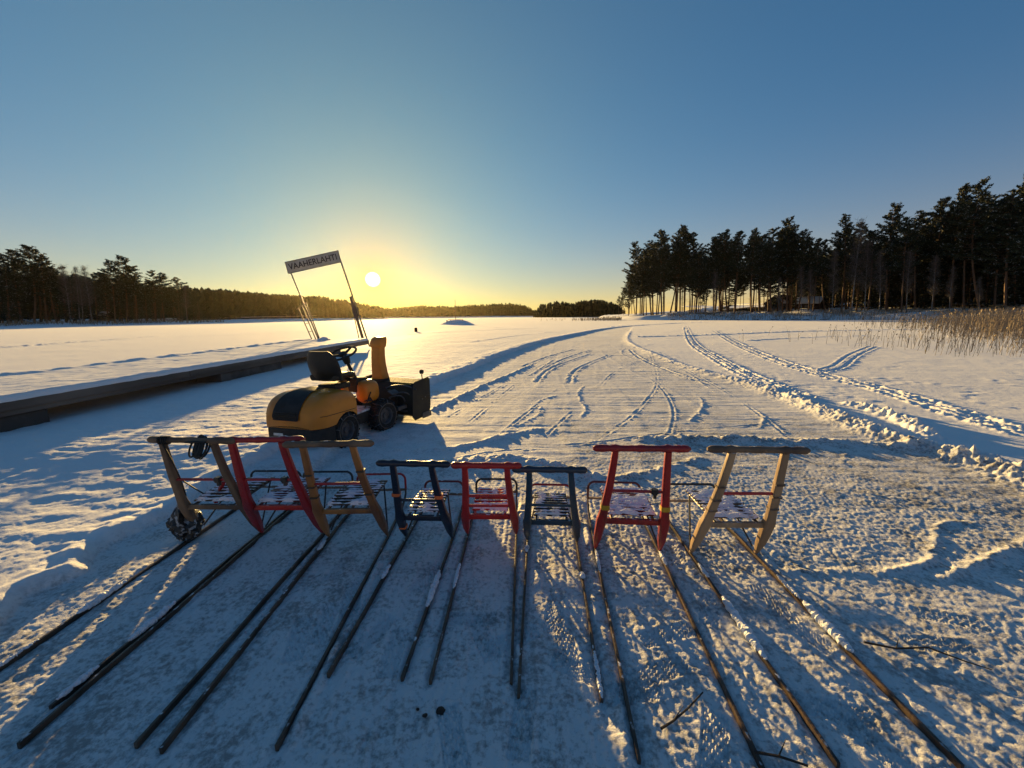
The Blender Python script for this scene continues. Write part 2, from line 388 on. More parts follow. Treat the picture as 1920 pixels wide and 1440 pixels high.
        z[m3] += (-.010 * np.exp(-(qq / .022) ** 2) + .032 * lump * np.exp(-((qq - side * .035) / .026) ** 2)) * sst(-.05, .05, tt)
        z[m3] += -.006 * np.exp(-(qq / .03) ** 2) * sst(-.9, -.1, tt) * sst(.1, -.1, tt)
        s2 = gn(qq / .03, tt / 1.6 + i, 63); z[m3] += .005 * s2 * sst(.3, .15, np.abs(qq))
    # boot soles pressed in: rows of little lugs
    fr = random.Random(5)
    spots = [(610,1165),(560,1195),(660,1120),(700,1190),(905,1195),(960,1200),(880,1160),(1060,1200),(1090,1260),(1040,1150),(1250,1190),(1235,1260),(1180,1300),(1340,1400),(1560,1330),(1620,1380),(800,1080),(740,1220),(1270,1040),(1450,1130),(1500,1180),(1760,1210),(1780,1160),(640,1060),(1330,1140),(980,1350),(850,1390)]
    for k, (px, py) in enumerate(spots):
        c0 = P(px, py); a0 = fr.uniform(-.5, .5) + (PI/2 if fr.random() < .25 else 0)
        ca, sa = math.cos(a0), math.sin(a0)
        u = (x - c0.x) * ca + (y - c0.y) * sa; v = -(x - c0.x) * sa + (y - c0.y) * ca
        m3 = (np.abs(u) < .09) & (np.abs(v) < .19)
        uu, vv = u[m3], v[m3]
        body = sst(.052, .044, np.abs(uu)) * sst(.15, .142, np.abs(vv))
        lug = sst(-.1, .5, np.sin(uu * 2*PI/.021 + (np.floor(vv/.021) % 2) * PI) * np.sin(vv * 2*PI/.021 + .5))
        z[m3] += body * (-.004 + .0055 * lug) + .002 * sst(.07, .052, np.abs(uu)) * sst(.17, .15, np.abs(vv)) * (1 - body)
    # icy trodden and scraped snow, plus foreground dimness put into its colour
    ice = np.clip(fore * .75 + mid * .72 + cleared * .45, 0, 1)
    ice = np.where(r < 1.4, np.maximum(ice, .6), ice)
    z = z * sst(1200, 300, r)
    return z, ice
GZ, GI = ground_height(GX, GY)
V = np.column_stack([GX, GY, GZ]); V = np.vstack([V, [0, 0, 0]])
ii, jj = np.meshgrid(np.arange(nr - 1), np.arange(na), indexing='ij'); j2 = (jj + 1) % na
F = np.stack([ii*na+jj, (ii+1)*na+jj, (ii+1)*na+j2, ii*na+j2], -1).reshape(-1, 4)[:, ::-1]
c0 = len(V) - 1
F = np.vstack([F, np.stack([np.full(na, c0), np.arange(na), (np.arange(na)+1) % na, (np.arange(na)+1) % na], -1)])
F3 = F[-na:, :3][:, ::-1]; F = F[:-na]
snow_m = bpy.data.materials.new('lake_snow'); snow_m.use_nodes = True
def snow_nodes(m, attr=True):
    t = m.node_tree; p = t.nodes['Principled BSDF']; L = t.links.new
    tc = N(t, 'ShaderNodeTexCoord')
    def noise(sc_, det, rough=.6):
        n = N(t, 'ShaderNodeTexNoise'); n.inputs['Scale'].default_value = sc_; n.inputs['Detail'].default_value = det; n.inputs['Roughness'].default_value = rough
        L(tc.outputs['Object'], n.inputs[0]); return n.outputs[0]
    def mth(op, a, b=None, clamp=False):
        q = N(t, 'ShaderNodeMath', operation=op); q.use_clamp = clamp
        for i, k in enumerate((a, b)):
            if k is None: continue
            if isinstance(k, (int, float)): q.inputs[i].default_value = k
            else: L(k, q.inputs[i])
        return q.outputs[0]
    fine = noise(38, 8, .7); med = noise(5, 6, .65); big = noise(.5, 4)
    mix = N(t, 'ShaderNodeMix', data_type='RGBA')
    mix.inputs[6].default_value = (.82, .81, .80, 1); mix.inputs[7].default_value = (.19, .18, .17, 1)
    if attr:
        at = N(t, 'ShaderNodeAttribute', attribute_name='ice')
        # trodden snow: grit and bare ice in flecks, which also stand for bump shading
        e = mth('ADD', mth('MULTIPLY', fine, 1.3), mth('ADD', mth('MULTIPLY', med, .9), mth('MULTIPLY', big, .5)))
        fl = N(t, 'ShaderNodeMapRange'); fl.inputs[1].default_value = 1.30; fl.inputs[2].default_value = 1.55; L(e, fl.inputs[0])
        f = mth('MULTIPLY', at.outputs['Fac'], mth('ADD', mth('MULTIPLY', fl.outputs[0], .85), .25), True)
        L(f, mix.inputs[0])
        rg = mth('SUBTRACT', .85, mth('MULTIPLY', f, .2)); L(rg, p.inputs['Roughness'])
    else:
        mix.inputs[0].default_value = 0.0; p.inputs['Roughness'].default_value = .65
    L(mix.outputs[2], p.inputs['Base Color'])
    p.inputs['Specular IOR Level'].default_value = .5; p.inputs['Sheen Weight'].default_value = .12; p.inputs['Sheen Roughness'].default_value = .5
    b = N(t, 'ShaderNodeBump'); b.inputs['Strength'].default_value = .65; b.inputs['Distance'].default_value = .012
    hgt = mth('ADD', mth('MULTIPLY', noise(16, 8, .72), 1.0), mth('MULTIPLY', noise(120, 4, .6), .35))
    L(hgt, b.inputs['Height']); L(b.outputs[0], p.inputs['Normal'])
snow_nodes(snow_m)
me = mesh_np('snow_ground', V, F, snow_m)
at = me.attributes.new('ice', 'FLOAT', 'POINT'); at.data.foreach_set('value', np.append(GI, 1.0).astype(np.float32))
ground = bpy.data.objects.new('snow_ground', me); COL.objects.link(ground); tag(ground, kind='structure')
bank_m = bpy.data.materials.new('bank_snow'); bank_m.use_nodes = True; snow_nodes(bank_m, False)

# ------------------------------------------------------------------ land beyond the ice
def shore(name, edge, seed, rise=1.0):
    """edge: (px, depth) list along the ice edge; a snow bank that rises inland"""
    E_ = smooth_poly([[*PD(px, 600, d).xy] for px, d in edge], 14)
    off = np.array([-1.5, 0, .4, .9, 1.6, 2.6, 4, 6, 9, 13, 18, 26, 40, 70, 120, 200])
    hh = np.interp(off, [-1.5, 0, 1.6, 4, 9, 26, 70, 200], np.array([-.6, .02, .55, .9, 1.2, 2.0, 3.4, 6]) * rise)
    t = np.gradient(E_, axis=0); t /= np.linalg.norm(t, axis=1)[:, None]
    nrm = np.column_stack([-t[:, 1], t[:, 0]])                     # inland: to the left of travel
    X = E_[:, 0][:, None] + nrm[:, 0][:, None] * off; Y = E_[:, 1][:, None] + nrm[:, 1][:, None] * off
    rg = fbm(X, Y, 7, 4, seed)
    Z = hh[None, :] + (rg * .9 * rise) * np.clip(off / 5, 0, 1)[None, :]
    n, k = X.shape; i, j = np.meshgrid(np.arange(n-1), np.arange(k-1), indexing='ij')
    F = np.stack([i*k+j, i*k+j+1, (i+1)*k+j+1, (i+1)*k+j], -1).reshape(-1, 4)[:, ::-1]
    me = mesh_np(name, np.column_stack([X.ravel(), Y.ravel(), Z.ravel()]), F, bank_m)
    o = bpy.data.objects.new(name, me); COL.objects.link(o); tag(o, kind='structure'); return o
REDGE = [(1120,230),(1135,165),(1160,135),(1200,118),(1300,108),(1400,103),(1500,98),(1600,92),(1750,80),(1920,66),(2120,56),(2500,50),(3200,46)]
LEDGE = [(-2600,84),(-1500,88),(-700,94),(-300,96),(0,98),(200,113),(360,134),(450,165),(560,215),(640,270),(700,340),(760,420),(860,520),(1000,610),(1010,800)]
shore('right_shore', REDGE, 71, 1.25)
shore('left_shore', LEDGE, 73, .45)
def land_z(px, extra):
    return 1.25 * np.interp(extra, [0, 1.6, 4, 9, 26, 70, 200], [.02, .55, .9, 1.2, 2.0, 3.4, 6])

# ------------------------------------------------------------------ trees
bark_m = mat('pine_bark', (.085,.055,.035), .85, (.16,.075,.035), 3.0)
needle_m = mat('pine_needles', (.016,.023,.011), .7, (.034,.040,.018), .9, spec=.25)
frost_m = mat('frosted_needles', (.30,.32,.33), .8, (.16,.18,.16), 3.0, spec=.2)
birch_m = mat('birch_bark', (.30,.28,.26), .8, (.06,.05,.045), 5.0)
twig_m = mat('bare_twigs', (.075,.055,.045), .85, (.12,.09,.07), 4.0)
def leafy(cent, dirs, size, r, per, flat=.5):
    """per thin triangles round each centre; returns (3n,3) corner array"""
    n = len(cent) * per
    c = np.repeat(cent, per, 0) + r.normal(0, size * .38, (n, 3)) * np.array([1, 1, flat])
    d = np.repeat(dirs, per, 0) + r.normal(0, .75, (n, 3)) * np.array([1, 1, flat + .2]); d /= np.linalg.norm(d, axis=1)[:, None]
    s_ = np.cross(d, r.normal(0, 1, (n, 3))); s_ /= np.linalg.norm(s_, axis=1)[:, None] + 1e-6
    ln = (size * r.uniform(.6, 1.25, n))[:, None]; wd = (size * r.uniform(.16, .34, n))[:, None]
    return np.stack([c - s_ * wd, c + s_ * wd, c + d * ln], 1).reshape(-1, 3)
def tree_meshes(kind, seed):
    r = np.random.default_rng(seed); mb = MB(); H = 20.0
    bend = r.normal(0, .35, 2); lean = r.normal(0, .018, 2)
    def axis(h): t = h / H; return np.array([lean[0]*h + bend[0]*math.sin(t*3.0), lean[1]*h + bend[1]*math.sin(t*2.3+.5), h])
    R0 = .17 if kind != 'birch' else .11
    hs = np.linspace(-.5, H * .985, 12)
    mb.tube([axis(h) for h in hs], [max(.02, R0 * (1 - (h/H)) ** .8 + .015) for h in hs.clip(0)], 6)
    cents, dirs = [], []
    if kind == 'pine':
        con = seed % 3 == 1; low = r.uniform(.26, .38) if con else r.uniform(.38, .56); nb = 74 if con else 62
        for i in range(nb):
            t = low + (1 - low) * (i + r.random()) / nb * .985; u = (t - low) / (1 - low)
            L = (1.05 + 2.0 * math.sin(PI * min(1, u * .75 + .22)) ** 1.2) * r.uniform(.55, 1.25) * (1.05 - .55 * u) 
            a = r.uniform(0, 2*PI); up = r.uniform(.0, .35) + .75 * u * u
            if con: L = (2.7 * (1 - u) ** .75 * (.55 + .9 * min(1, u * 4)) + .3) * r.uniform(.5, 1.2); up = r.uniform(-.15, .2) + .3 * u
            if r.random() < .12: L *= 1.35
            b0 = axis(t * H); d = np.array([math.cos(a), math.sin(a), up]); d /= np.linalg.norm(d)
            pts = [b0 + d * L * q + np.array([0, 0, -.16 * L * q * (1 - u) + .22 * L * q * q]) for q in (0, .35, .7, 1)]
            mb.tube(pts, [.045 * (1.1 - u * .6), .03, .02, .008], 3)
            m = max(3, int(L * 3.6))
            for q in np.linspace(.35, 1.05, m):
                side = np.array([-d[1], d[0], 0]) * r.normal(0, .30 * L * (1.1 - q) + .18)
                cents.append(b0 + d * L * q + side + np.array([0, 0, -.16*L*q*(1-u) + .22*L*q*q + .08])); dirs.append(d * .8 + np.array([0, 0, .55]))
        for i in range(14):                                   # dead stubs below the crown
            t = r.uniform(.12, low); a = r.uniform(0, 2*PI); L = r.uniform(.3, 1.4); b0 = axis(t*H)
            mb.tube([b0, b0 + np.array([math.cos(a)*L, math.sin(a)*L, r.uniform(-.25,.15)*L])], [.022, .006], 3)
        per, sz, fl = 17, .36, .42
    elif kind == 'spruce':
        nb = 105
        for i in range(nb):
            t = .07 + .92 * (i + r.random()) / nb; L = (2.35 * (1 - t) ** .8 + .12) * r.uniform(.7, 1.15)
            a = r.uniform(0, 2*PI); b0 = axis(t*H); d = np.array([math.cos(a), math.sin(a), -.28 + .5 * t])
            mb.tube([b0, b0 + d * L], [.025, .006], 3)
            for q in np.linspace(.2, 1.0, max(2, int(L * 3))):
                side = np.array([-d[1], d[0], 0]) * r.normal(0, .22 * (1.2 - q))
                cents.append(b0 + d * L * q + side); dirs.append(d + np.array([0, 0, -.15]))
        per, sz, fl = 9, .40, .4
    else:                                                     # leafless birch: fine twigs
        nb = 60
        for i in range(nb):
            t = .3 + .68 * (i + r.random()) / nb; L = (2.6 * math.sin(PI * min(1, .25 + (t - .3))) * (1.15 - t) + .5) * r.uniform(.6, 1.2)
            a = r.uniform(0, 2*PI); b0 = axis(t*H); d = np.array([math.cos(a), math.sin(a), r.uniform(.7, 1.5)]); d /= np.linalg.norm(d)
            e = b0 + d * L; mb.tube([b0, b0 + d*L*.55, e], [.03, .018, .006], 3)
            for q in np.linspace(.25, 1, 7): cents.append(b0 + d*L*q); dirs.append(d + np.array([0, 0, .1]))
        per, sz, fl = 6, .75, 1.0
    cents = np.array(cents); dirs = np.array(dirs)
    T = leafy(cents, dirs, sz, r, per, fl)
    if kind == 'birch':                                        # narrow the twigs
        T = T.reshape(-1, 3, 3); mid = (T[:, 0] + T[:, 1]) / 2; T[:, 0] = mid + (T[:, 0] - mid) * .12; T[:, 1] = mid + (T[:, 1] - mid) * .12; T = T.reshape(-1, 3)
    n = len(T) // 3; mi = (r.random(n) < .07).astype(np.int32) if kind != 'birch' else np.zeros(n, np.int32)
    crown = mesh_np('crown', T, np.arange(len(T)).reshape(-1, 3), [needle_m if kind != 'birch' else twig_m, frost_m], False, mi)
    to = mb.build('trunk', bark_m if kind != 'birch' else birch_m); trunk = to.data; bpy.data.objects.remove(to)
    return trunk, crown
PROTO = {'pine': [tree_meshes('pine', 100 + i) for i in range(9)], 'spruce': [tree_meshes('spruce', 200 + i) for i in range(4)], 'birch': [tree_meshes('birch', 300 + i) for i in range(3)]}
TR = random.Random(3)
def plant(kind, px, depth, top, label, group, ground_z, squeeze=1.0, variant=None):
    b = PD(px, 592, depth); tp = PD(px, top, depth)
    h = tp.z - ground_z
    tr, cr = PROTO[kind][variant if variant is not None else TR.randrange(len(PROTO[kind]))]
    root = empty({'pine': 'pine_tree', 'spruce': 'spruce_tree', 'birch': 'birch_tree'}[kind], (b.x, b.y, ground_z), TR.uniform(0, 6.28), label, {'pine': 'pine tree', 'spruce': 'spruce tree', 'birch': 'birch tree'}[kind], group)
    k = h / 20.0; wdt = k * squeeze * TR.uniform(.88, 1.15)
    root.scale = (wdt, wdt, k)
    root.rotation_euler = (Matrix.Rotation(-(px - 960) / 4350 * .55, 3, 'Y') @ Matrix.Rotation(TR.uniform(0, 6.28), 3, 'Z')).to_euler()
    for nm, me in (('trunk', tr), ('crown', cr)):
        o = bpy.data.objects.new(nm, me); COL.objects.link(o); o.parent = root
    return root
# right shore: the trees whose tops can be told apart, left to right
RT = [(1160,556,4),(1168,540,2),(1178,520,0),(1190,456,1),(1206,470,6),(1222,452,3),(1240,434,2),(1256,447,8),(1268,432,5),(1280,426,7),(1297,436,0),(1309,472,4),(1322,465,6),(1337,447,1),(1352,438,3),(1364,434,8),(1378,437,2),
      (1410,431,5),(1425,440,0),(1445,427,6),(1472,411,1),(1494,434,3),(1512,446,7),(1525,450,2),(1546,452,8),(1574,408,5),(1604,418,6),(1625,432,0),(1664,386,1),(1690,410,4),(1714,396,3),(1752,374,2),(1784,352,7),(1806,372,5),(1836,337,8),(1862,374,0),(1884,352,6),(1916,322,1),(1960,300,3),(2020,310,2),(2100,290,5)]
names = {1160:'small low pine, first tree at the left tip of the right-hand forest', 1190:'pine with a pointed top near the left end of the right-hand wood', 1280:'tallest dense pine of the leftmost clump in the right-hand wood',
         1352:'slender open-crowned pine right of the gap in the right-hand wood', 1472:'pine topping the middle clump above the snowy cabin', 1574:'tall ragged pine just right of the dark cabin roof', 1664:'lone high pine with open layered crown against the sky',
         1836:'broad tall pine above the reed bank near the right edge', 1916:'biggest pine at the far right edge of the picture'}
for px, top, v in RT:
    ed = np.interp(px, [q[0] for q in REDGE], [q[1] for q in REDGE]); ex = TR.uniform(8, 15)
    plant('pine', px, ed + ex, top, names.get(px, 'tall dark pine in the front row of the right-hand forest'), 'tall pines of the right shore forest', float(land_z(px, ex)), 1.05 if px < 1330 else 1.0, v)
tops_x = [q[0] for q in RT]; tops_y = [q[1] for q in RT]
for i in range(225):
    px = TR.uniform(1162, 1490) if i < 80 else TR.uniform(1470, 2150)
    ed = np.interp(px, [q[0] for q in REDGE], [q[1] for q in REDGE]); ex = TR.uniform(14, 42) if px > 1480 else TR.uniform(9, 24)
    top = np.interp(px, tops_x, tops_y) + TR.uniform(8, 60 if px < 1480 else 95)
    if 1306 < px < 1330 or 1384 < px < 1400: top += 35
    kd = 'pine' if TR.random() < (.97 if px < 1480 else .45) else 'spruce'
    plant(kd, px, ed + ex, top, 'dark %s standing deeper in the right-hand forest' % kd, 'inner trees of the right shore forest', float(land_z(px, ex)), 1.0)
for px, top in ((1596,414),(1560,470),(1622,450),(1648,470),(1745,480),(1700,470),(1502,500),(1460,520),(1520,505),(1780,500),(1340,510),(1835,520)):
    ed = np.interp(px, [q[0] for q in REDGE], [q[1] for q in REDGE])
    plant('birch', px, ed + 6.5, top, 'frosty leafless birch poking above the dark pines' if px == 1596 else 'leafless birch at the front edge of the right-hand forest', 'bare birches of the right shore', float(land_z(px, 6.5)), 1.1)
# undergrowth that closes the wood near the ground
# left shore
LT = [(-60,470,0),(-20,486,1),(12,478,3),(38,468,6),(58,461,2),(84,478,4),(104,500,8),(212,490,5),(236,482,1),(252,500,7),(292,508,3),(306,512,0),(336,520,6),(352,536,2)]
ln = {58:'spreading pine that tops the left-hand forest near the picture edge', 236:'paired open-crowned pine standing above the left-hand treetops', 212:'pine just left of the open-crowned one above the left-hand treetops', 292:'broad pine where the left-hand forest starts to drop', 336:'last tall pine before the left-hand forest gets low'}
for px, top, v in LT:
    ed = np.interp(px, [q[0] for q in LEDGE], [q[1] for q in LEDGE])
    plant('pine', px, ed + 7, top, ln.get(px, 'tall dark pine at the front of the left-hand forest'), 'tall pines of the left shore forest', 1.0, 1.35, v)
for i in range(150):
    px = TR.uniform(-420, 372) if i < 120 else TR.uniform(-100, 372)
    ed = np.interp(px, [q[0] for q in LEDGE], [q[1] for q in LEDGE]); ex = TR.uniform(4, 34)
    top = np.interp(px, [-420,-60,0,60,120,200,260,350,372], [480,490,494,494,508,512,522,540,552]) + TR.uniform(-1, 34)
    kd = 'spruce' if TR.random() < .5 else 'pine'
    plant(kd, px, ed + ex, top, 'dark %s in the thick of the left-hand forest' % kd, 'trees of the left shore forest', 1.0, 1.5)
for px, top in ((146,500),(152,515),(130,498),(170,500),(350,535)):
    plant('birch', px, np.interp(px, [q[0] for q in LEDGE], [q[1] for q in LEDGE]) + 4, top, 'pale leafless birch in front of the dark left-hand forest', 'bare birches of the left shore', .8, 1.2)
# far woods that read as one mass: hundreds of small conifers in one object
def far_wood(name, spans, seed):
    r = np.random.default_rng(seed); Vs = []; n0 = 0
    for (x0, x1, d0, d1, prof, count) in spans:
        for i in range(count):
            px = r.uniform(x0, x1); q = (px - x0) / (x1 - x0); dep = (d0 + (d1 - d0) * q) * r.uniform(1.0, 1.14)
            top = np.interp(px, [p[0] for p in prof], [p[1] for p in prof]) + abs(r.normal(0, 3.2)) - (1.5 if r.random() < .2 else 0)
            b = PD(px, 592, dep); h = PD(px, top, dep).z - .4; w_ = h * r.uniform(.13, .21); sp = r.random() < .55
            nt = 26; tt = r.uniform(.02, .97, nt); aa_ = r.uniform(0, 2*PI, nt)
            rad = w_ * ((1 - tt) ** .75 + .05) if sp else w_ * np.clip(np.sin(PI * np.clip(tt * .8 + .18, 0, 1)), .25, 1) * 1.1
            c = np.column_stack([b.x + np.cos(aa_)*rad*.4, b.y + np.sin(aa_)*rad*.4, .4 + h * tt])
            d = np.column_stack([np.cos(aa_)*rad, np.sin(aa_)*rad, r.uniform(-.05, .3, nt)*rad]); sdv = np.column_stack([-np.sin(aa_), np.cos(aa_), np.zeros(nt)]) * (w_ * .42)
            up = np.zeros((nt, 3)); up[:, 2] = h * .075
            Vs.append(np.stack([c - sdv - up, c + sdv - up, c + d * .8 + up * .2], 1).reshape(-1, 3)); Vs.append(np.stack([c - sdv, c + d*.5 + up * 1.2, c + sdv], 1).reshape(-1, 3))
            Vs.append(np.array([[b.x - w_*.14, b.y, .4 + h*.8], [b.x + w_*.14, b.y, .4 + h*.8], [b.x, b.y, .4 + h]])); Vs.append(np.array([[b.x - w_*.5, b.y, 0], [b.x + w_*.5, b.y, 0], [b.x, b.y, h*.8]]))
    V_ = np.vstack(Vs); me = mesh_np(name, V_, np.arange(len(V_)).reshape(-1, 3), needle_m, False)
    o = bpy.data.objects.new(name, me); COL.objects.link(o); return tag(o, kind='stuff')
far_wood('far_forest', [(340, 720, 150, 380, [(340,542),(375,540),(450,546),(520,552),(600,556),(640,562),(700,572),(720,575)], 520),
                        (690, 1012, 430, 700, [(690,576),(740,577),(790,573),(850,574),(900,571),(960,569),(985,573),(1012,586)], 900),
                        (-420, 380, 135, 190, [(-420,505),(0,512),(120,520),(250,530),(380,548)], 300)], 81)
far_wood('headland_forest', [(1000, 1172, 330, 300, [(1000,584),(1012,572),(1040,565),(1070,568),(1090,564),(1125,562),(1150,567),(1172,580)], 330)], 83)
far_wood('inner_forest', [(1480, 2300, 150, 120, [(1480,500),(1560,470),(1700,450),(1800,430),(1920,400),(2300,380)], 420)], 85)

# ------------------------------------------------------------------ reeds
def reeds(name, n, gen, seed, mt, wid):
    r = np.random.default_rng(seed); Vs = []
    for i in range(n):
        b, h, d = gen(r)
        a = math.atan2(b[1], b[0]) + PI/2 + r.normal(0, .5); s_ = np.array([math.cos(a), math.sin(a), 0]) * wid * d
        ln_ = np.array([r.normal(.07, .17), r.normal(0, .14), 0]) * h; q = np.array([b[0], b[1], b[2]])
        m = q + ln_ * .4 + [0, 0, h*.55]; t = q + ln_ + [0, 0, h]
        Vs += [q - s_, q + s_, m + s_*.8, q - s_, m + s_*.8, m - s_*.8, m - s_*.8, m + s_*.8, t]
        if r.random() < .6:                                     # plume
            p = t + ln_ * .12 + [0, 0, -.02*h]; w3 = s_ * r.uniform(3.0, 8.0)
            Vs += [t - [0,0,.10*h], p + w3, p + ln_*.25 + [0, 0, .05*h]]
        for _ in range(r.integers(0, 3)):                       # dry leaves
            k = q + ln_ * .5 + [0, 0, h * r.uniform(.25, .8)]; e = k + np.array([r.normal(0, .16), r.normal(0, .1), r.uniform(-.12, .14)]) * h
            Vs += [k - s_*.9, k + s_*.9, e]
    V_ = np.array(Vs); me = mesh_np(name, V_, np.arange(len(V_)).reshape(-1, 3), mt, False)
    o = bpy.data.objects.new(name, me); COL.objects.link(o); return tag(o, kind='stuff')
reed_m = mat('dry_reed', (.33,.24,.14), .7, (.18,.13,.08), 4.0)
def g_dense(r):
    while True:
        px = r.uniform(1560, 2400); dep = math.exp(r.uniform(math.log(22), math.log(70)))
        q = (px - 1560) / 360
        if r.random() < min(1, max(0.03, q) ** 1.6 * 1.1) and dep > 20 + 26 * max(0, 1 - q * 1.3): break
    b = PD(px, 600, dep); return (b.x, b.y, -.02), r.uniform(.9, 1.9) * (.7 + .35 * min(1.4, q)), dep
reeds('reed_bed', 11000, g_dense, 91, reed_m, .00028)
def g_sparse(r):
    px = 1960 - 420 * abs(r.normal(0, .42)); dep = r.uniform(13.5, 23) + max(0, (1800 - px)) * .022
    b = PD(px, 600, dep); return (b.x, b.y, -.02), r.uniform(.35, 1.05), dep
reeds('scattered_reeds', 420, g_sparse, 92, reed_m, .00042)
def g_bank(r):
    px = r.uniform(1250, 2000); ed = np.interp(px, [q[0] for q in REDGE], [q[1] for q in REDGE]) + r.uniform(-1, 8)
    b = PD(px, 600, ed); return (b.x, b.y, float(land_z(px, max(0, ed - np.interp(px, [q[0] for q in REDGE], [q[1] for q in REDGE])))) - .1), r.uniform(.5, 1.5), ed
reeds('shore_grass', 2600, g_bank, 93, reed_m, .0004)
def g_tip(r):
    px = 1165 - abs(r.normal(0, 45)); dep = r.uniform(110, 150); b = PD(px, 600, dep); return (b.x, b.y, -.02), r.uniform(.3, 1.1), dep
reeds('tip_reeds', 500, g_tip, 94, reed_m, .0004)
def g_left(r):
    px = r.uniform(-200, 420); ed = np.interp(px, [q[0] for q in LEDGE], [q[1] for q in LEDGE]) + r.uniform(-.5, 4)
    b = PD(px, 600, ed); return (b.x, b.y, .1), r.uniform(.5, 1.6), ed
reeds('left_shore_grass', 1200, g_left, 95, reed_m, .0004)
# ------------------------------------------------------------------ kick sleds
steel_m = mat('runner_steel', (.05,.036,.026), .45, (.13,.085,.055), 5, metal=.3, snow=.03, bump=.3)
def rough_paint(name, c, c2=None, r=.42, snow=.08): return mat(name, c, r, c2, 9, (.5, .72), bump=.35, bscale=90, stretch=(1, 1, .35), snow=snow, coat=.15)
P_red = rough_paint('red_paint', (.34,.010,.010), (.17,.01,.010)); P_red2 = rough_paint('bright_red_paint', (.46,.014,.008), (.28,.012,.008))
P_navy = rough_paint('navy_paint', (.006,.009,.024), (.014,.018,.034)); P_teal = rough_paint('teal_paint', (.012,.042,.075), (.02,.035,.045))
P_dkteal = rough_paint('worn_navy_red_paint', (.02,.03,.05), (.10,.02,.02)); P_brown = rough_paint('dark_brown_stain', (.045,.025,.015), (.09,.05,.03))
W_grey = mat('weathered_wood', (.21,.135,.08), .75, (.10,.065,.045), 6, bump=.5, bscale=50, stretch=(1,1,.15), snow=.08)
W_varn = mat('varnished_wood', (.36,.15,.035), .45, (.18,.07,.02), 7, bump=.3, bscale=50, stretch=(1,1,.15), snow=.06, coat=.2)
W_pale = mat('pale_wood', (.42,.28,.16), .6, (.26,.17,.10), 6, bump=.4, bscale=50, stretch=(1,1,.15), snow=.08)
black_m = mat('black_metal', (.012,.012,.013), .45, (.03,.03,.03), 9, snow=.05); P_maroon = rough_paint('maroon_paint', (.13,.012,.012), (.06,.01,.01))
snowlump_m = mat('settled_snow', (.80,.82,.86), .75, (.72,.75,.80), 30, bump=.7, bscale=70)
orange_tie_m = mat('orange_tape', (.75,.16,.04), .5); yellow_m = mat('yellow_tape', (.65,.38,.02), .5); dark_tie_m = mat('dark_binding', (.07,.045,.03), .6)

def oct_ring(c, wx, wy, ch=.3):
    x, y = wx / 2, wy / 2; k = ch * min(x, y)
    return [Vector(c) + Vector(q) for q in ((x-k,-y,0),(x,-y+k,0),(x,y-k,0),(x-k,y,0),(-x+k,y,0),(-x,y-k,0),(-x,-y+k,0),(-x+k,-y,0))]

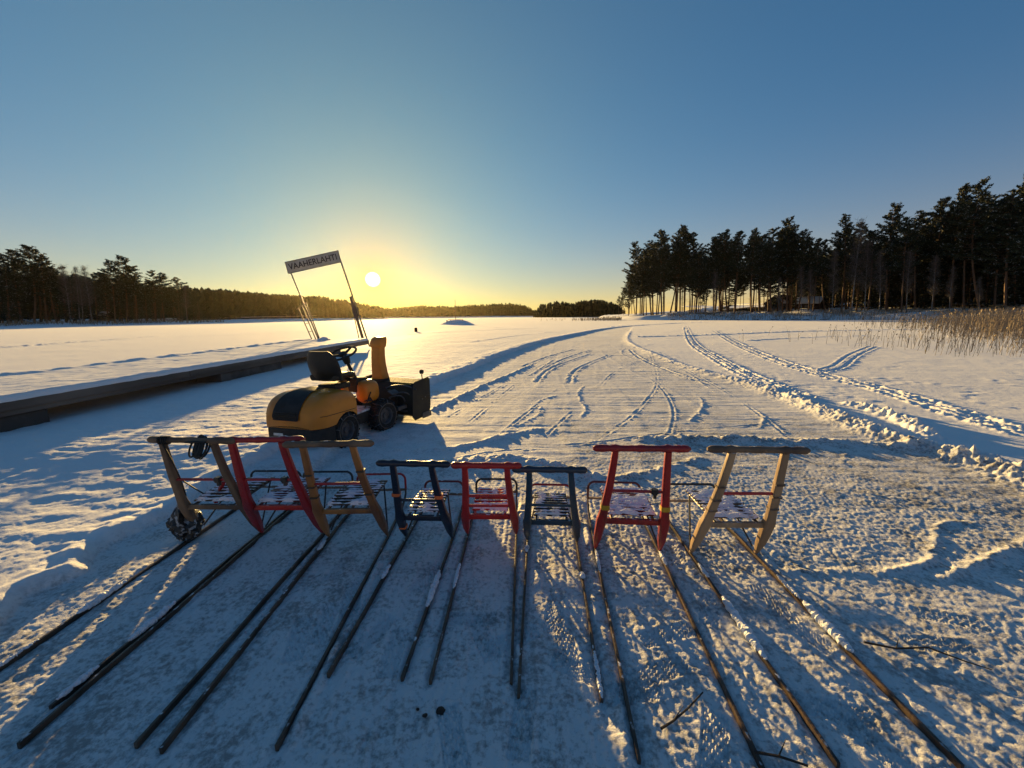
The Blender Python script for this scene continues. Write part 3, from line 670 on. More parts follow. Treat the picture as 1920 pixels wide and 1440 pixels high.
def sled(idx, label, cfg):
    d = SLEDS[idx]; w_ = d['w']; root = empty('kick_sled', d['c'], -d['az'], label, 'kick sled', 'kick sleds parked in a row')
    R_ = Matrix.Rotation(d['az'], 3, 'Z')            # world -> local
    ha = R_ @ (d['HAw'] - d['c']); hb = R_ @ (d['HBw'] - d['c']); hc = (ha + hb) / 2; hl = (hb - ha).length; h = d['h']
    if hl / w_ < 1.1: hl = w_ * 1.22
    tilt = math.atan2(hb.y - ha.y, hb.x - ha.x) * .6
    S = h / .86; rr_ = random.Random(idx * 7 + 1)
    top_w = w_ * .68; off = hc.y; sx = hc.x * .9
    U, Hd, Sm, Rl = cfg['up'], cfg['handle'], cfg['seat'], cfg.get('bar', P_red)
    prof = [(0, .016, .022), (.05, .026, .034), (.13, .046, .05), (.27, .055, .054), (.36, .062, .056), (.42, .050, .048), (.47, .047, .042), (.70, .043, .038), (.90, .038, .034), (1.0, .034, .032)]
    for s_ in (-1, 1):
        base = Vector((s_ * w_ / 2, 0, .022)); top = Vector((sx + s_ * top_w / 2, off, h - .015)); mb = MB(); rings = []
        for t, wx, wy in prof:
            c = base.lerp(top, t); c.y += -.03 * math.sin(PI * t) ; c.x += s_ * .004 * math.sin(6 * t)
            rings.append(oct_ring(c, wx * (.55 + .45 * S) * cfg.get('thick', 1), wy))
        mb.loft(rings, smooth=False)
        up = mb.build('upright', U, root, bevel=.003)
        for t, m_, hgt in cfg.get('bands', {}).get(s_, []):
            c = base.lerp(top, t); c.y += -.03 * math.sin(PI * t); wx = np.interp(t, [q[0] for q in prof], [q[1] for q in prof]) * (.55 + .45 * S) * cfg.get('thick', 1) + .006
            b = MB(); b.loft([oct_ring(c - Vector((0, 0, hgt/2)), wx, .052), oct_ring(c + Vector((0, 0, hgt/2)), wx, .052)], smooth=False); b.build('binding', m_, up)
    # turned handlebar
    prf = []; n = 34; hw = hl / 2; px_ = top_w / 2
    for i in range(n + 1):
        x = -hw + hl * i / n; r = .0165
        if abs(x) > px_ + .03: r = .0165 + .004 * math.sin(PI * (abs(x) - px_ - .03) / max(.02, hw - px_ - .03))
        r += .007 * math.exp(-((abs(x) - px_) / .018) ** 2) + (.003 * math.exp(-(x / .03) ** 2)) + rr_.uniform(-.0006, .0006)
        if hw - abs(x) < .006: r *= .55
        prf.append((r * (.8 + .25 * S), x))
    M = Matrix.Translation((hc.x, off, h)) @ Matrix.Rotation(tilt, 4, 'Z') @ Matrix.Rotation(cfg.get('roll', 0), 4, 'Y')
    mb = MB(); mb.lathe(prf, M, 14, cap=True); hb_ = mb.build('handlebar', Hd, root)
    # bar between the uprights, seat and its frame
    def at_t(t, s_): 
        c = Vector((s_ * w_ / 2, 0, .022)).lerp(Vector((sx + s_ * top_w / 2, off, h - .015)), t); c.y += -.03 * math.sin(PI * t); return c
    for t in cfg.get('bars', [.655]):
        a, b = at_t(t, -1), at_t(t, 1); mb = MB(); mb.tube([a, b], .0095, 8); mb.build('back_bar', Rl, root)
    if cfg.get('clamp'):
        c_ = at_t(cfg.get('bars', [.655])[0], -1).lerp(at_t(cfg.get('bars', [.655])[0], 1), .8); mb = MB(); mb.box(c_, (.026, .034, .034)); mb.box(c_ + Vector((.002, 0, -.026)), (.018, .02, .03)); mb.tube([c_ + Vector((-.02, 0, .0)), c_ + Vector((.02, 0, 0))], .017, 8); mb.build('clamp', black_m, root)
    a, b = at_t(.345, -1), at_t(.345, 1); mb = MB(); mb.box((a + b) / 2, ((b - a).length, .024, .034)); mb.build('crossbar', cfg.get('cross', U), root, bevel=.003)
    zs = a.z + .028; y0 = a.y + .02; y1 = y0 + .40 * S; w0 = (b - a).length - .075; w1 = w0 * .98
    ns = cfg.get('slats', 10); mb = MB()
    for k in range(ns):
        q = (k + .5) / ns; y = y0 + (y1 - y0) * q; ww = w0 + (w1 - w0) * q
        mb.box((a.x / 2 + b.x / 2, y, zs + .012 * math.sin(q * 3) + rr_.uniform(-.001, .001)), (ww, (y1 - y0) / ns * .55, .012))
    seat = mb.build('seat', Sm, root, bevel=.002)
    cx = (a.x + b.x) / 2
    mb = MB()
    for s_ in (-1, 1): mb.tube([(cx + s_ * w0 * .42, a.y, zs - .014), (cx + s_ * w0 * .44, (y0+y1)/2, zs - .006), (cx + s_ * w1 * .42, y1, zs - .012)], .009, 6)
    mb.build('seat_frame', Sm, root)
    # snow lying on the slats
    nx, ny = 30, ns * 8 + 1; X, Y = np.meshgrid(np.linspace(-.5, .5, nx), np.linspace(0, 1, ny)); amt = cfg.get('snow', .5)
    hgt = fbm(X * 4 + idx * 9, Y * 4, 1.2, 4, 201 + idx) + (amt - .45) * 1.1 + .35 * np.exp(-((Y - .03) / .09) ** 2)
    gap = np.cos(Y * ns * 2 * PI) * -1
    hgt = hgt + (.62 - .25 * (amt > .5)) * gap - .6 * (np.abs(X) > .47) + (-.25 if amt < .5 else -.05) 
    Z = zs + .004 + .012 * np.sin(Y * 3) + np.clip(hgt, -.3, 1) * .022
    XX = cx + X * (w0 + (w1 - w0) * Y) * .98; YY = y0 + (y1 - y0) * Y
    i, j = np.meshgrid(np.arange(ny-1), np.arange(nx-1), indexing='ij')
    Fq = np.stack([i*nx+j, i*nx+j+1, (i+1)*nx+j+1, (i+1)*nx+j], -1).reshape(-1, 4)
    hv = hgt.ravel()[Fq].max(1) > 0.02
    o = bpy.data.objects.new('seat_snow', mesh_np('seat_snow', np.column_stack([XX.ravel(), YY.ravel(), Z.ravel()]), Fq[hv], snowlump_m)); COL.objects.link(o); o.parent = seat
    # steel runners: one flat strip each, curving up into the front hoop
    yf = .55 * S + .03; wf = w_ * .97
    for s_, F, E in ((-1, 'FLw', 'ELw'), (1, 'FRw', 'ERw')):
        mb = MB(); rings = []
        path = []
        for k in range(15): 
            q = k / 14; path.append((s_ * (w_ / 2 + cfg.get('splay', 0) * (1 - q) * s_ * 0), -d['L'] + d['L'] * q, .006 + .003 * math.sin(q * 9 + idx + s_)))
        path += [(s_ * (w_/2 + (wf-w_)/2*q), yf * q * .8, .012) for q in (.3, .6, .9)] + [(s_ * wf/2, yf * .9, .035), (s_ * wf/2, yf * .98, .07), (s_ * wf/2, yf, .115)]
        for k, p_ in enumerate(path):
            if k < len(path) - 3: rings.append([Vector(p_) + Vector(q) for q in ((-.0065,0,-.018),(.0065,0,-.018),(.0065,0,.010),(-.0065,0,.010))])
            else: rings.append([Vector(p_) + Vector(q) for q in ((-.006,.010,-.008),(.006,.010,-.008),(.006,-.008,.008),(-.006,-.008,.008))])
        mb.loft(rings, smooth=False); rn = mb.build('runner', steel_m, root, bevel=.0015)
        # clumps of snow frozen on the runner
        for a0, a1, r0 in cfg.get('lumps', {}).get(s_, []):
            mb = MB(); pts = []; rad = []; sm_ = 1.0
            for k in range(70):
                sm_ = sm_ * .72 + .28 * rr_.uniform(.35, 1.5)
                q = k / 69; y = -d['L'] * (a0 + (a1 - a0) * q); pts.append((s_ * w_/2 + rr_.uniform(-.005, .005), y, .020 + rr_.uniform(-.003, .003))); rad.append(r0 * (math.sin(PI * min(.97, max(.03, q))) ** .4) * sm_ * rr_.uniform(.92, 1.08))
            mb.tube(pts, rad, 9); mb.build('runner_snow', snowlump_m, rn)
        # brace from the foot up to the seat front
        mb = MB(); mb.tube([(s_ * w_/2 * .97, .03, .05), (cx + s_ * w1 * .42, y1 - .03, zs - .015)], .006, 6); mb.build('brace', cfg.get('brace', black_m), root)
    hz_ = .235 * S + .015; rc = .055; mb = MB(); pts = []
    pts.append((-wf/2, yf, .10)); pts.append((-wf/2, yf, hz_ - rc))
    for k in range(1, 6): q = k / 6 * PI / 2; pts.append((-wf/2 + rc * (1 - math.cos(q)), yf, hz_ - rc + rc * math.sin(q)))
    pts += [(-p[0], p[1], p[2]) for p in pts[::-1]]
    mb.tube(pts, .0095, 8); mb.build('front_hoop', cfg.get('hoop', black_m), root)
    mb = MB(); mb.box((0, yf, .105), (wf, .022, .014)); mb.build('footrest', cfg.get('foot', W_grey), root, bevel=.002)
    return root, at_t, hc, h, off
def bands(ts, m_, hgt=.012): return [(t, m_, hgt) for t in ts]
s1 = sled(0, 'leftmost kick sled, grey weathered wood, with black sack and coiled cord hung on it', dict(up=W_grey, handle=W_grey, seat=P_brown, hoop=black_m, snow=.42, cross=W_grey, slats=9, clamp=True, lumps={-1: [(.42,.62,.020),(.75,1.0,.008)], 1: [(.55,.75,.018),(.86,.98,.014)]}))
s2 = sled(1, 'tall dark red kick sled second from the left, red uprights with a red handlebar', dict(up=P_red, handle=P_red, seat=P_maroon, hoop=black_m, snow=.42, cross=P_red2, thick=1.12, clamp=True, slats=12))
s3 = sled(2, 'orange varnished wooden kick sled with dark bands behind the snow-blowing machine', dict(up=W_varn, handle=W_grey, seat=P_brown, hoop=P_red, snow=.42, cross=W_varn, slats=10, bands={-1: bands((.52,.63,.75), dark_tie_m), 1: bands((.55,.78), dark_tie_m)}, lumps={-1: [(.04,.12,.012)], 1: []}))
s4 = sled(3, 'small navy blue kick sled with orange tape wound on its uprights', dict(up=P_navy, handle=P_navy, seat=P_navy, hoop=P_maroon, bar=P_navy, snow=.42, slats=8, bars=[.60], bands={-1: bands((.68,.19), orange_tie_m, .02), 1: bands((.66,), orange_tie_m, .022)}, lumps={-1: [(.3,.42,.012)], 1: [(.34,.62,.017)]}))
s5 = sled(4, 'small bright red kick sled, red from handlebar to seat', dict(up=P_red2, handle=P_red2, seat=P_red2, hoop=black_m, bar=P_red2, snow=.42, slats=7, bars=[.66, .52], lumps={-1: [(.3,.5,.010)], 1: []}))
s6 = sled(5, 'small teal kick sled with worn navy and maroon handlebar', dict(up=P_teal, handle=P_dkteal, seat=P_navy, hoop=P_red, bar=P_teal, snow=.34, slats=9, bars=[.60], lumps={-1: [(.06,.12,.014)], 1: [(.3,.34,.014),(.8,1.0,.009)]}))
s7 = sled(6, 'big dark red kick sled with yellow tape on its uprights and snow on the seat', dict(up=P_red, handle=P_red, seat=P_maroon, hoop=P_maroon, bar=P_red, snow=.64, cross=P_red, foot=W_pale, clamp=True, slats=10, bands={-1: bands((.50,), yellow_m, .03), 1: bands((.50,), yellow_m, .03)}, lumps={-1: [(.02,.2,.010)], 1: [(.0,.12,.012)]}))
s8 = sled(7, 'rightmost kick sled, pale bamboo-like wood with a red back bar', dict(up=W_pale, handle=W_grey, seat=P_brown, hoop=black_m, bar=P_red2, snow=.68, cross=W_pale, foot=W_pale, slats=10, thick=1.1, bands={-1: bands((.5,.6,.72), W_grey, .010), 1: bands((.52,.63,.74), W_grey, .010)}, lumps={-1: [(.1,.2,.012),(.34,.66,.024)], 1: [(.18,.34,.012),(.36,.62,.026)]}))

# things hung on sleds
def lump_mesh(rx, ry, rz, seed, n=26, m=18, amp=.16):
    mb = MB(); vs = []; fs = []
    for j in range(m + 1):
        ph = PI * j / m
        for i in range(n):
            a = 2 * PI * i / n; x, y, z = math.sin(ph) * math.cos(a), math.sin(ph) * math.sin(a), math.cos(ph)
            k = 1 + amp * float(fbm(np.array([x * 1.7 + seed + z]), np.array([y * 1.7 - z * 1.3]), .9, 3, seed)[0]) * 1.6
            neck = 1 - .55 * max(0, z) ** 1.5
            vs.append((x * rx * k * neck, y * ry * k * neck, z * rz * (1 + .1 * (k - 1))))
    for j in range(m):
        for i in range(n): i2 = (i + 1) % n; fs.append((j*n+i, (j+1)*n+i, (j+1)*n+i2, j*n+i2))
    return mb.add(vs, fs, 0, True)
sack_m = mat('black_plastic_sack', (.010,.010,.011), .3, (.35,.36,.38), 26, (.54, .60), bump=1.0, bscale=40)
cord_m = mat('black_cord', (.008,.008,.009), .6)
bagp = P(371, 1003, 0); bagp += SLEDS[0]['hd'] * -.06
bag = empty('sack', (bagp.x - .02, bagp.y, 0.02), 0, 'snow-dusted black plastic sack hanging at the foot of the leftmost sled', 'sack')
o = lump_mesh(.095, .085, .15, 5, 40, 28, .42).build('sack_body', sack_m, bag, loc=(0, 0, .13))
rootm = s1[0]; bpy.context.view_layer.update()
def w_of(s, v): return s[0].matrix_world @ Vector(v)
s1w = Matrix.Translation(SLEDS[0]['c']) @ Matrix.Rotation(-SLEDS[0]['az'], 4, 'Z')
HA0 = s1w @ Vector((s1[2].x - SLEDS[0]['w']*.34, s1[4], s1[3])); HB0 = s1w @ Vector((s1[2].x + SLEDS[0]['w']*.34, s1[4], s1[3])); HM0 = HA0.lerp(HB0, .86)
topb = Vector((bagp.x - .02, bagp.y, .26)); bo = Vector(bag.location)
mb = MB(); mid = HA0.lerp(topb, .5) + Vector((.07, -.05, .02))
def curve(a, b, c, n=12): return [a*(1-t)**2 + b*2*t*(1-t) + c*t*t for t in (k/n for k in range(n+1))]
mb.tube([p - bo for p in curve(HA0 + Vector((-.02, -.03, .02)), mid, topb)], .005, 6); mb.tube([p - bo for p in curve(HA0 + Vector((.0, -.03, .0)), mid + Vector((.05, 0, -.06)), topb + Vector((.03, 0, -.05)))], .0045, 6)
mb.tube([p - bo for p in curve(mid + Vector((-.01, 0, 0)), mid.lerp(topb, .5) + Vector((.06, 0, .05)), topb + Vector((.17, .05, .04)))], .0045, 6)
for k in range(5):
    q = k / 5 * 2 * PI; mb.tube([HA0 - bo + Vector((.012 * k - .03, .024 * math.cos(t), .024 * math.sin(t))) for t in (2*PI*j/10 for j in range(10))], .0035, 5, closed=True, cap=False)
mb.build('strap', cord_m, bag)
coil_c = HM0 + Vector((-.055, -.012, -.03)); mb = MB(); rr_ = random.Random(4)
for k in range(9):
    r1, r2 = rr_.uniform(.045, .062), rr_.uniform(.018, .03); ox, tw = rr_.uniform(-.045, .045), rr_.uniform(-.5, .5)
    mb.tube([Vector((ox + math.sin(t) * r2 * math.cos(tw), math.sin(t) * r2 * math.sin(tw) - .012 + .03*math.cos(t), math.cos(t) * r1 - .012 * abs(ox) / .04)) for t in (2*PI*j/18 for j in range(18))], .0055, 6, closed=True, cap=False)
mb.tube([(-.06,-.025,.03),(0,-.033,.037),(.06,-.026,.03)], .006, 6)
o = mb.build('cord_coil', cord_m, loc=coil_c); tag(o, 'coil of black cord wound round the handlebar of the leftmost sled', 'cord')
# loose red board leaning against the leftmost sled's seat
mb = MB(); a = P(404, 942, .26); b = P(419, 902, .42); mb.tube([a - a, b - a], .016, 4); o = mb.build('red_strut', P_red, loc=a); tag(o, 'short red strut leaning at the seat of the leftmost sled', 'strut')

# ------------------------------------------------------------------ riding machine with snow blower
Y_pt = mat('yellow_orange_paint', (.68,.24,.02), .45, (.55,.19,.02), 3, bump=.1, bscale=12, coat=.12, spec=.4, snow=.06)
blk_pl = mat('black_plastic', (.014,.013,.012), .75, (.024,.022,.02), 12, bump=.2)
rubber = mat('tyre_rubber', (.014,.014,.014), .85, (.06,.06,.065), 22, (.58, .66), bump=.5, bscale=50)
rim_m = mat('grey_rim', (.05,.05,.055), .55, (.09,.09,.095), 9); chain_m = mat('chain_steel', (.16,.15,.15), .45, metal=.8)
seat_m = mat('black_vinyl', (.012,.012,.010), .5, bump=.3, bscale=30); olive = mat('dark_blower_paint', (.028,.024,.014), .75, (.012,.011,.009), 5, bump=.3)
white_m = mat('white_reflector', (.75,.75,.72), .4); label_m = mat('yellow_green_sticker', (.45,.42,.10), .5); floor_m = mat('snowy_footplate', (.35,.34,.35), .7, (.75,.77,.8), 14, bump=.6)
AZM = math.radians(15)
T = empty('snow_blower_tractor', (-2.46, 4.86, 0), -AZM, 'orange riding machine with a black seat and a front-mounted snow blower', 'tractor')
def wheel(parent, c, side, R=.222, wd=.165):
    hub = empty('wheel', c); hub.parent = parent
    prof = [(R*.55, -wd*.42), (R*.62, -wd*.5), (R*.80, -wd*.54), (R*.93, -wd*.5), (R*.985, -wd*.36), (R, 0), (R*.985, wd*.36), (R*.93, wd*.5), (R*.80, wd*.54), (R*.62, wd*.5), (R*.55, wd*.42)]
    mb = MB(); mb.lathe(prof, None, 36)
    for k in range(22):                                     # tread lugs
        a = 2*PI*k/22
        for s_ in (-1, 1):
            a2 = a + (.07 if s_ > 0 else -.07); mb.box((s_*wd*.26, math.cos(a2)*R*.99, math.sin(a2)*R*.99), (wd*.42, .022, .022), Matrix.Rotation(a2, 3, 'X') @ Matrix.Rotation(s_*.4, 3, 'Z'))
    mb.build('tyre', rubber, hub)
    mb = MB(); mb.lathe([(.0, side*wd*.28), (R*.16, side*wd*.30), (R*.18, side*wd*.18), (R*.45, side*wd*.12), (R*.52, side*wd*.40), (R*.60, side*wd*.46), (R*.60, -side*wd*.4), (0, -side*wd*.4)], None, 28)
    for k in range(4): a = 2*PI*k/4; mb.lathe([(0, side*wd*.2), (.011, side*wd*.2), (.011, side*wd*.12)], Matrix.Translation((0, math.cos(a)*R*.3, math.sin(a)*R*.3)), 8)
    mb.build('rim', rim_m, hub)
    mb = MB(); 
    for s_ in (-1, 1): mb.tube([(s_*wd*.56, math.cos(t)*R*.80, math.sin(t)*R*.80) for t in (2*PI*j/40 for j in range(40))], .0055, 5, closed=True, cap=False)
    for k in range(9):
        a = 2*PI*k/9 + .1
        mb.tube([(x, math.cos(a + dd)*rr2, math.sin(a + dd)*rr2) for x, rr2, dd in ((-wd*.56, R*.80, 0), (-wd*.5, R*1.0, .03), (-wd*.2, R*1.08, -.05), (wd*.2, R*1.08, .06), (wd*.5, R*1.0, -.03), (wd*.56, R*.80, 0))], .0065, 5)
    mb.build('tyre_chain', chain_m, hub)
    return hub
for s_ in (-1, 1): wheel(T, (s_*.34, 0, .205), s_)
mb = MB(); mb.tube([(-.3, 0, .19), (.3, 0, .19)], .03, 8); mb.box((0, 0, .27), (.3, .5, .12)); mb.build('rear_axle', blk_pl, T, bevel=.01)
# rear body shell: rounded bonnet with wheel arches
def shell(x0, ys, name, m_, zb, zt, hw, parent, rtop=.16, off=0.0):
    rings = []
    for y in ys:
        W, Zt, Zb = hw(y) + off, zt(y) + off, zb(y); r = min(rtop, W * .6, (Zt - Zb) * .8); o_ = [(W, Zb)]
        for k in range(9): a = PI/2 * k/8; o_.append((W - r*.8 + r*.8 * math.cos(a) , Zt - r + r * math.sin(a)))
        for k in range(1, 8): q = k/8; xx = (W - r*.8) * (1 - 2*q); o_.append((xx, Zt + .018 * math.sin(PI*q)))
        for k in range(9): a = PI/2 + PI/2 * k/8; o_.append((-(W - r*.8) + r*.8 * math.cos(a), Zt - r + r * math.sin(a)))
        o_.append((-W, Zb)); rings.append([Vector((x0 + x, y, z)) for x, z in o_])
    mb = MB(); n = len(rings[0]); vs = [p for r in rings for p in r]; fs = []
    for i in range(len(rings)-1):
        for k in range(n-1): fs.append((i*n+k, (i+1)*n+k, (i+1)*n+k+1, i*n+k+1))
    fs.append(tuple(range(n))); fs.append(tuple((len(rings)-1)*n+k for k in range(n))[::-1]); mb.add(vs, fs, 0, True)
    return mb.build(name, m_, parent, sharp=50)
ys = [-.49 + .68 * k / 30 for k in range(31)]
hwf = lambda y: .30 + .125 * (1 - max(0, (-.30 - y) / .20) ** 2.2) - .02 * max(0, y) 
ztf = lambda y: .36 + .345 * math.sqrt(max(.04, 1 - max(0, (-.10 - y) / .42) ** 2.4)) - .10 * max(0, (y - .05) / .25) ** 1.6
def zbf(y):
    z = .335
    if abs(y) < .26: z = max(z, .17 + math.sqrt(.26**2 - y*y) * 1.05)
    return min(z, ztf(y) - .12)
shell(0, ys, 'body', Y_pt, zbf, ztf, hwf, T)
ys2 = [-.49 + .27 * k / 14 for k in range(15)]
shell(0, ys2, 'bumper', blk_pl, lambda y: .15 + .03 * ((y + .2) / .3) ** 2, lambda y: .345, lambda y: hwf(y) - .012, T, rtop=.05)
for s_ in (-1, 1):                                           # moulded crease and lid seam along the bonnet
    mb = MB(); mb.tube([(s_ * (hwf(y) + .001), y, .47 - .04 * (y + .3)) for y in np.linspace(-.42, .16, 16)], .0035, 5); mb.build('seam', blk_pl, T)
mb = MB(); mb.box((-.16, -.4925, .255), (.13, .006, .03)); mb.build('reflector', white_m, T)
# black vent panel over the top and rear of the bonnet
rings = []
for q, hwv in zip(np.linspace(0, 1, 20), [.15,.17,.18,.185,.185,.185,.185,.185,.18,.175,.165,.155,.145,.135,.13,.12,.12,.12,.12,.11]):
    yy = -.505 + .02*q if q < .3 else -.499 + (q - .3) / .7 * .62; 
    if q < .3: z = .43 + (q / .3) * .06; yy = -.508
    else: z = ztf(yy) + .026
    rings.append([Vector((x - .02, yy, max(.43, z))) for x in np.linspace(-hwv, hwv, 7)])
mb = MB(); n = 7; fs = [(i*n+k, i*n+k+1, (i+1)*n+k+1, (i+1)*n+k) for i in range(19) for k in range(6)]
mb.add([p for r in rings for p in r], fs, 0, True)
for k in range(5): mb.box((-.02, -.512, .44 + k * .022), (.34 - .01*k, .012, .008))
mb.build('vent_panel', blk_pl, T, sharp=60)
# seat
st = empty('seat', (.085, .22, .79)); st.parent = T
rings = []
for q in np.linspace(0, 1, 12):
    z = .02 + .38 * q; hw_ = .195 + .04 * math.sin(PI * min(1, q * .9 + .12)) - .10 * max(0, q - .8) ** 1.2 * 4; y = -.16 - .10 * q - .03 * math.sin(q * PI); th_ = .075 - .035 * q
    ring = []
    for k in range(20):
        a = 2*PI*k/20; ca, sa = math.cos(a), math.sin(a); x = hw_ * abs(ca) ** .6 * (1 if ca >= 0 else -1); yy = th_/2 * abs(sa) ** .7 * (1 if sa >= 0 else -1)
        ring.append(Vector((x, y + yy + .10 * (x / .2) ** 2 * .6, z)))
    rings.append(ring)
mb = MB(); mb.loft(rings); mb.build('backrest', seat_m, st, sharp=60)
rings = []
for q in np.linspace(0, 1, 10):
    y = -.19 + .44 * q; hw_ = .20 - .02 * q - .06 * max(0, q - .85) * 4; z0 = .02 + .02 * math.sin(q*PI) 
    rings.append([Vector((x, y, z0 + z + .05 * (x/.2)**2)) for x, z in rbox(0, 0, hw_, .035, .03)])
mb = MB(); mb.loft(rings); mb.build('cushion', seat_m, st, sharp=60)
mb = MB(); mb.box((0, 0, -.07), (.26, .3, .07)); mb.build('seat_base', blk_pl, st, bevel=.01)
mb = MB(); mb.box((.12, .36, .53), (.09, .10, .48), Matrix.Rotation(math.radians(10), 3, 'X')); mb.box((.02, .22, .70), (.18, .2, .07)); mb.build('pillar', Y_pt, T, bevel=.012)
mb = MB(); mb.box((.0, .46, .335), (.66, .46, .03)); mb.build('footplate', floor_m, T, bevel=.006)
mb = MB(); mb.box((.32, .50, .25), (.02, .50, .15)); mb.box((-.32, .50, .25), (.02, .50, .15)); mb.box((0, .5, .24), (.3, .55, .14)); mb.build('frame', blk_pl, T, bevel=.006)
# front half, steered a little to the right
FR = Matrix.Translation((.02, .40, 0)) @ Matrix.Rotation(math.radians(-9), 4, 'Z')
def fb(mb, name, m_, bevel=0.0, sharp=40, parent=None): return mb.build(name, m_, parent or T, bevel=bevel, M=FR, sharp=sharp)
for s_ in (-1, 1):
    wh = wheel(T, FR @ Vector((s_*.33, .42, .205)), s_); wh.rotation_euler = (0, 0, math.radians(-9))
mb = MB(); mb.tube([(-.3, .42, .19), (.3, .42, .19)], .03, 8); fb(mb, 'front_axle', blk_pl)
mb = MB()                                                    # rounded orange cover ahead of the pedals
rings = []
for q in np.linspace(0, 1, 9):
    x = .05 + .24 * q; s2_ = math.sin(PI * (.14 + .72 * q)) ** .5; rings.append([Vector((x, .32 + a * s2_, .565 + b * s2_)) for a, b in rbox(0, 0, .15, .165, .10)])
mb.loft(rings); fb(mb, 'belt_cover', Y_pt, sharp=60)
mb = MB(); mb.tube([(.30, .30, .40), (.31, .22, .50), (.33, .17, .48)], .009, 6); mb.box((.335, .15, .475), (.06, .08, .014)); mb.tube([(.26, .16, .36), (.31, .24, .58)], .008, 6); fb(mb, 'pedal', blk_pl)
mb = MB(); mb.tube([(.08, .34, .50), (.05, .12, .98)], [.035, .022], 10); mb.tube([(.05, .12, .98), (.045, .09, 1.07)], [.04, .055], 12); fb(mb, 'steering_column', blk_pl)
mb = MB(); cs = Vector((.04, .05, 1.12)); tl = Matrix.Rotation(math.radians(24), 3, 'X')
mb.tube([cs + tl @ Vector((math.cos(t)*.185, math.sin(t)*.185, 0)) for t in (2*PI*j/32 for j in range(32))], .015, 8, closed=True, cap=False)
for t in (-.5, PI+.5, PI/2): mb.tube([cs + tl @ Vector((0, 0, -.03)), cs + tl @ Vector((math.cos(t)*.18, math.sin(t)*.18, 0))], [.022, .012], 6)
mb.lathe([(0, .02), (.05, .01), (.055, -.03), (.02, -.05)], Matrix.Translation(cs) @ tl.to_4x4() @ Matrix.Rotation(-PI/2, 4, 'Y'), 14, cap=True); fb(mb, 'steering_wheel', blk_pl)
mb = MB(); mb.box((-.02, .28, .66), (.30, .22, .20)); mb.tube([(.0, .2, .73), (-.03, .1, .80)], .012, 6); fb(mb, 'console', blk_pl, bevel=.03)
# blower
by = 1.02
mb = MB(); hwB = .53; prof_b = [(.16, .62), (-.10, .60), (-.19, .50), (-.21, .30), (-.17, .12), (.0, .05), (.16, .05)]
vs = []; 
for x in (-hwB, hwB):
    for th_ in (0, .012):
        for y, z in prof_b: vs.append(Vector((x + .02, by + y + th_, z - th_ * .6)))
n = 7; fs = [(i, i+1, i+1+2*n, i+2*n) for i in range(n-1)] + [(i+n, i+3*n, i+1+3*n, i+1+n) for i in range(n-1)]; mb.add(vs, fs)
fb(mb, 'auger_housing', olive)
for s_ in (-1, 1):
    mb = MB(); x = .02 + s_ * (hwB + .006)
    pts = [(-.22, .10), (-.19, .56), (-.13, .63), (.20, .66), (.24, .62), (.24, .22), (.20, .06), (-.16, .04)]
    mb.loft([[Vector((x - .005, by + y, z)) for y, z in pts], [Vector((x + .005, by + y, z)) for y, z in pts]], smooth=False); sp = fb(mb, 'side_plate', olive)
    mb = MB(); mb.box((x + s_*.012, by + .12, .075), (.012, .22, .09)); mb.build('skid', rim_m, sp, M=FR, bevel=.004)
    if s_ < 0: continue
    mb = MB(); mb.tube([(x, by + .06, .64), (x, by + .05, .72)], .009, 6); mb.lathe([(0, -.035), (.028, -.03), (.036, 0), (.028, .03), (0, .035)], Matrix.Translation((x, by + .05, .76)) @ Matrix.Rotation(PI/2, 4, 'Y'), 12); mb.build('marker_knob', blk_pl, sp, M=FR)
    mb = MB()
    for yy, zz in ((.02, .34), (.10, .36)): mb.lathe([(0, 0), (.012, 0), (.012, s_*.006), (0, s_*.007)], Matrix.Translation((x + s_*.006, by + yy, zz)), 8)
    mb.build('bolt', chain_m, sp, M=FR)
mb = MB(); mb.box((.36, by - .115, .575), (.22, .004, .055), Matrix.Rotation(math.radians(18), 3, 'X')); fb(mb, 'sticker', label_m)
mb = MB(); mb.tube([(-.50, by+.02, .27), (.54, by+.02, .27)], .02, 8)
for s_ in (-1, 1):
    pts = [(.02 + s_*(.06 + .44*q), by + .02 + .15*math.cos(q*14), .27 + .15*math.sin(q*14)*s_) for q in (k/46 for k in range(47))]; mb.tube(pts, .014, 5)
fb(mb, 'auger', blk_pl)
mb = MB(); mb.lathe([(.0, -.02), (.17, -.02), (.17, .07), (0, .07)], Matrix.Translation((.12, by - .24, .33)) @ Matrix.Rotation(PI/2, 4, 'Z'), 24)
mb.box((.12, by - .34, .28), (.30, .20, .10)); mb.box((.12, by - .50, .24), (.22, .2, .08)); fb(mb, 'impeller_case', olive, bevel=.006)
mb = MB()
for k, (a, b, c) in enumerate((((.25,.62,.36),(.44,.72,.60),(.52,.86,.40)), ((.30,.60,.42),(.50,.70,.52),(.40,.84,.30)), ((.20,.66,.55),(.36,.80,.64),(.60,.86,.52)), ((.10,.60,.30),(.20,.72,.20),(.44,.84,.18)))):
    mb.tube(curve(Vector(a), Vector(b), Vector(c), 10), .011, 6)
mb.box((.34, .66, .50), (.10, .16, .012), Matrix.Rotation(.5, 3, 'Y')); mb.box((.42, .74, .26), (.05, .22, .05)); fb(mb, 'linkage', rim_m)
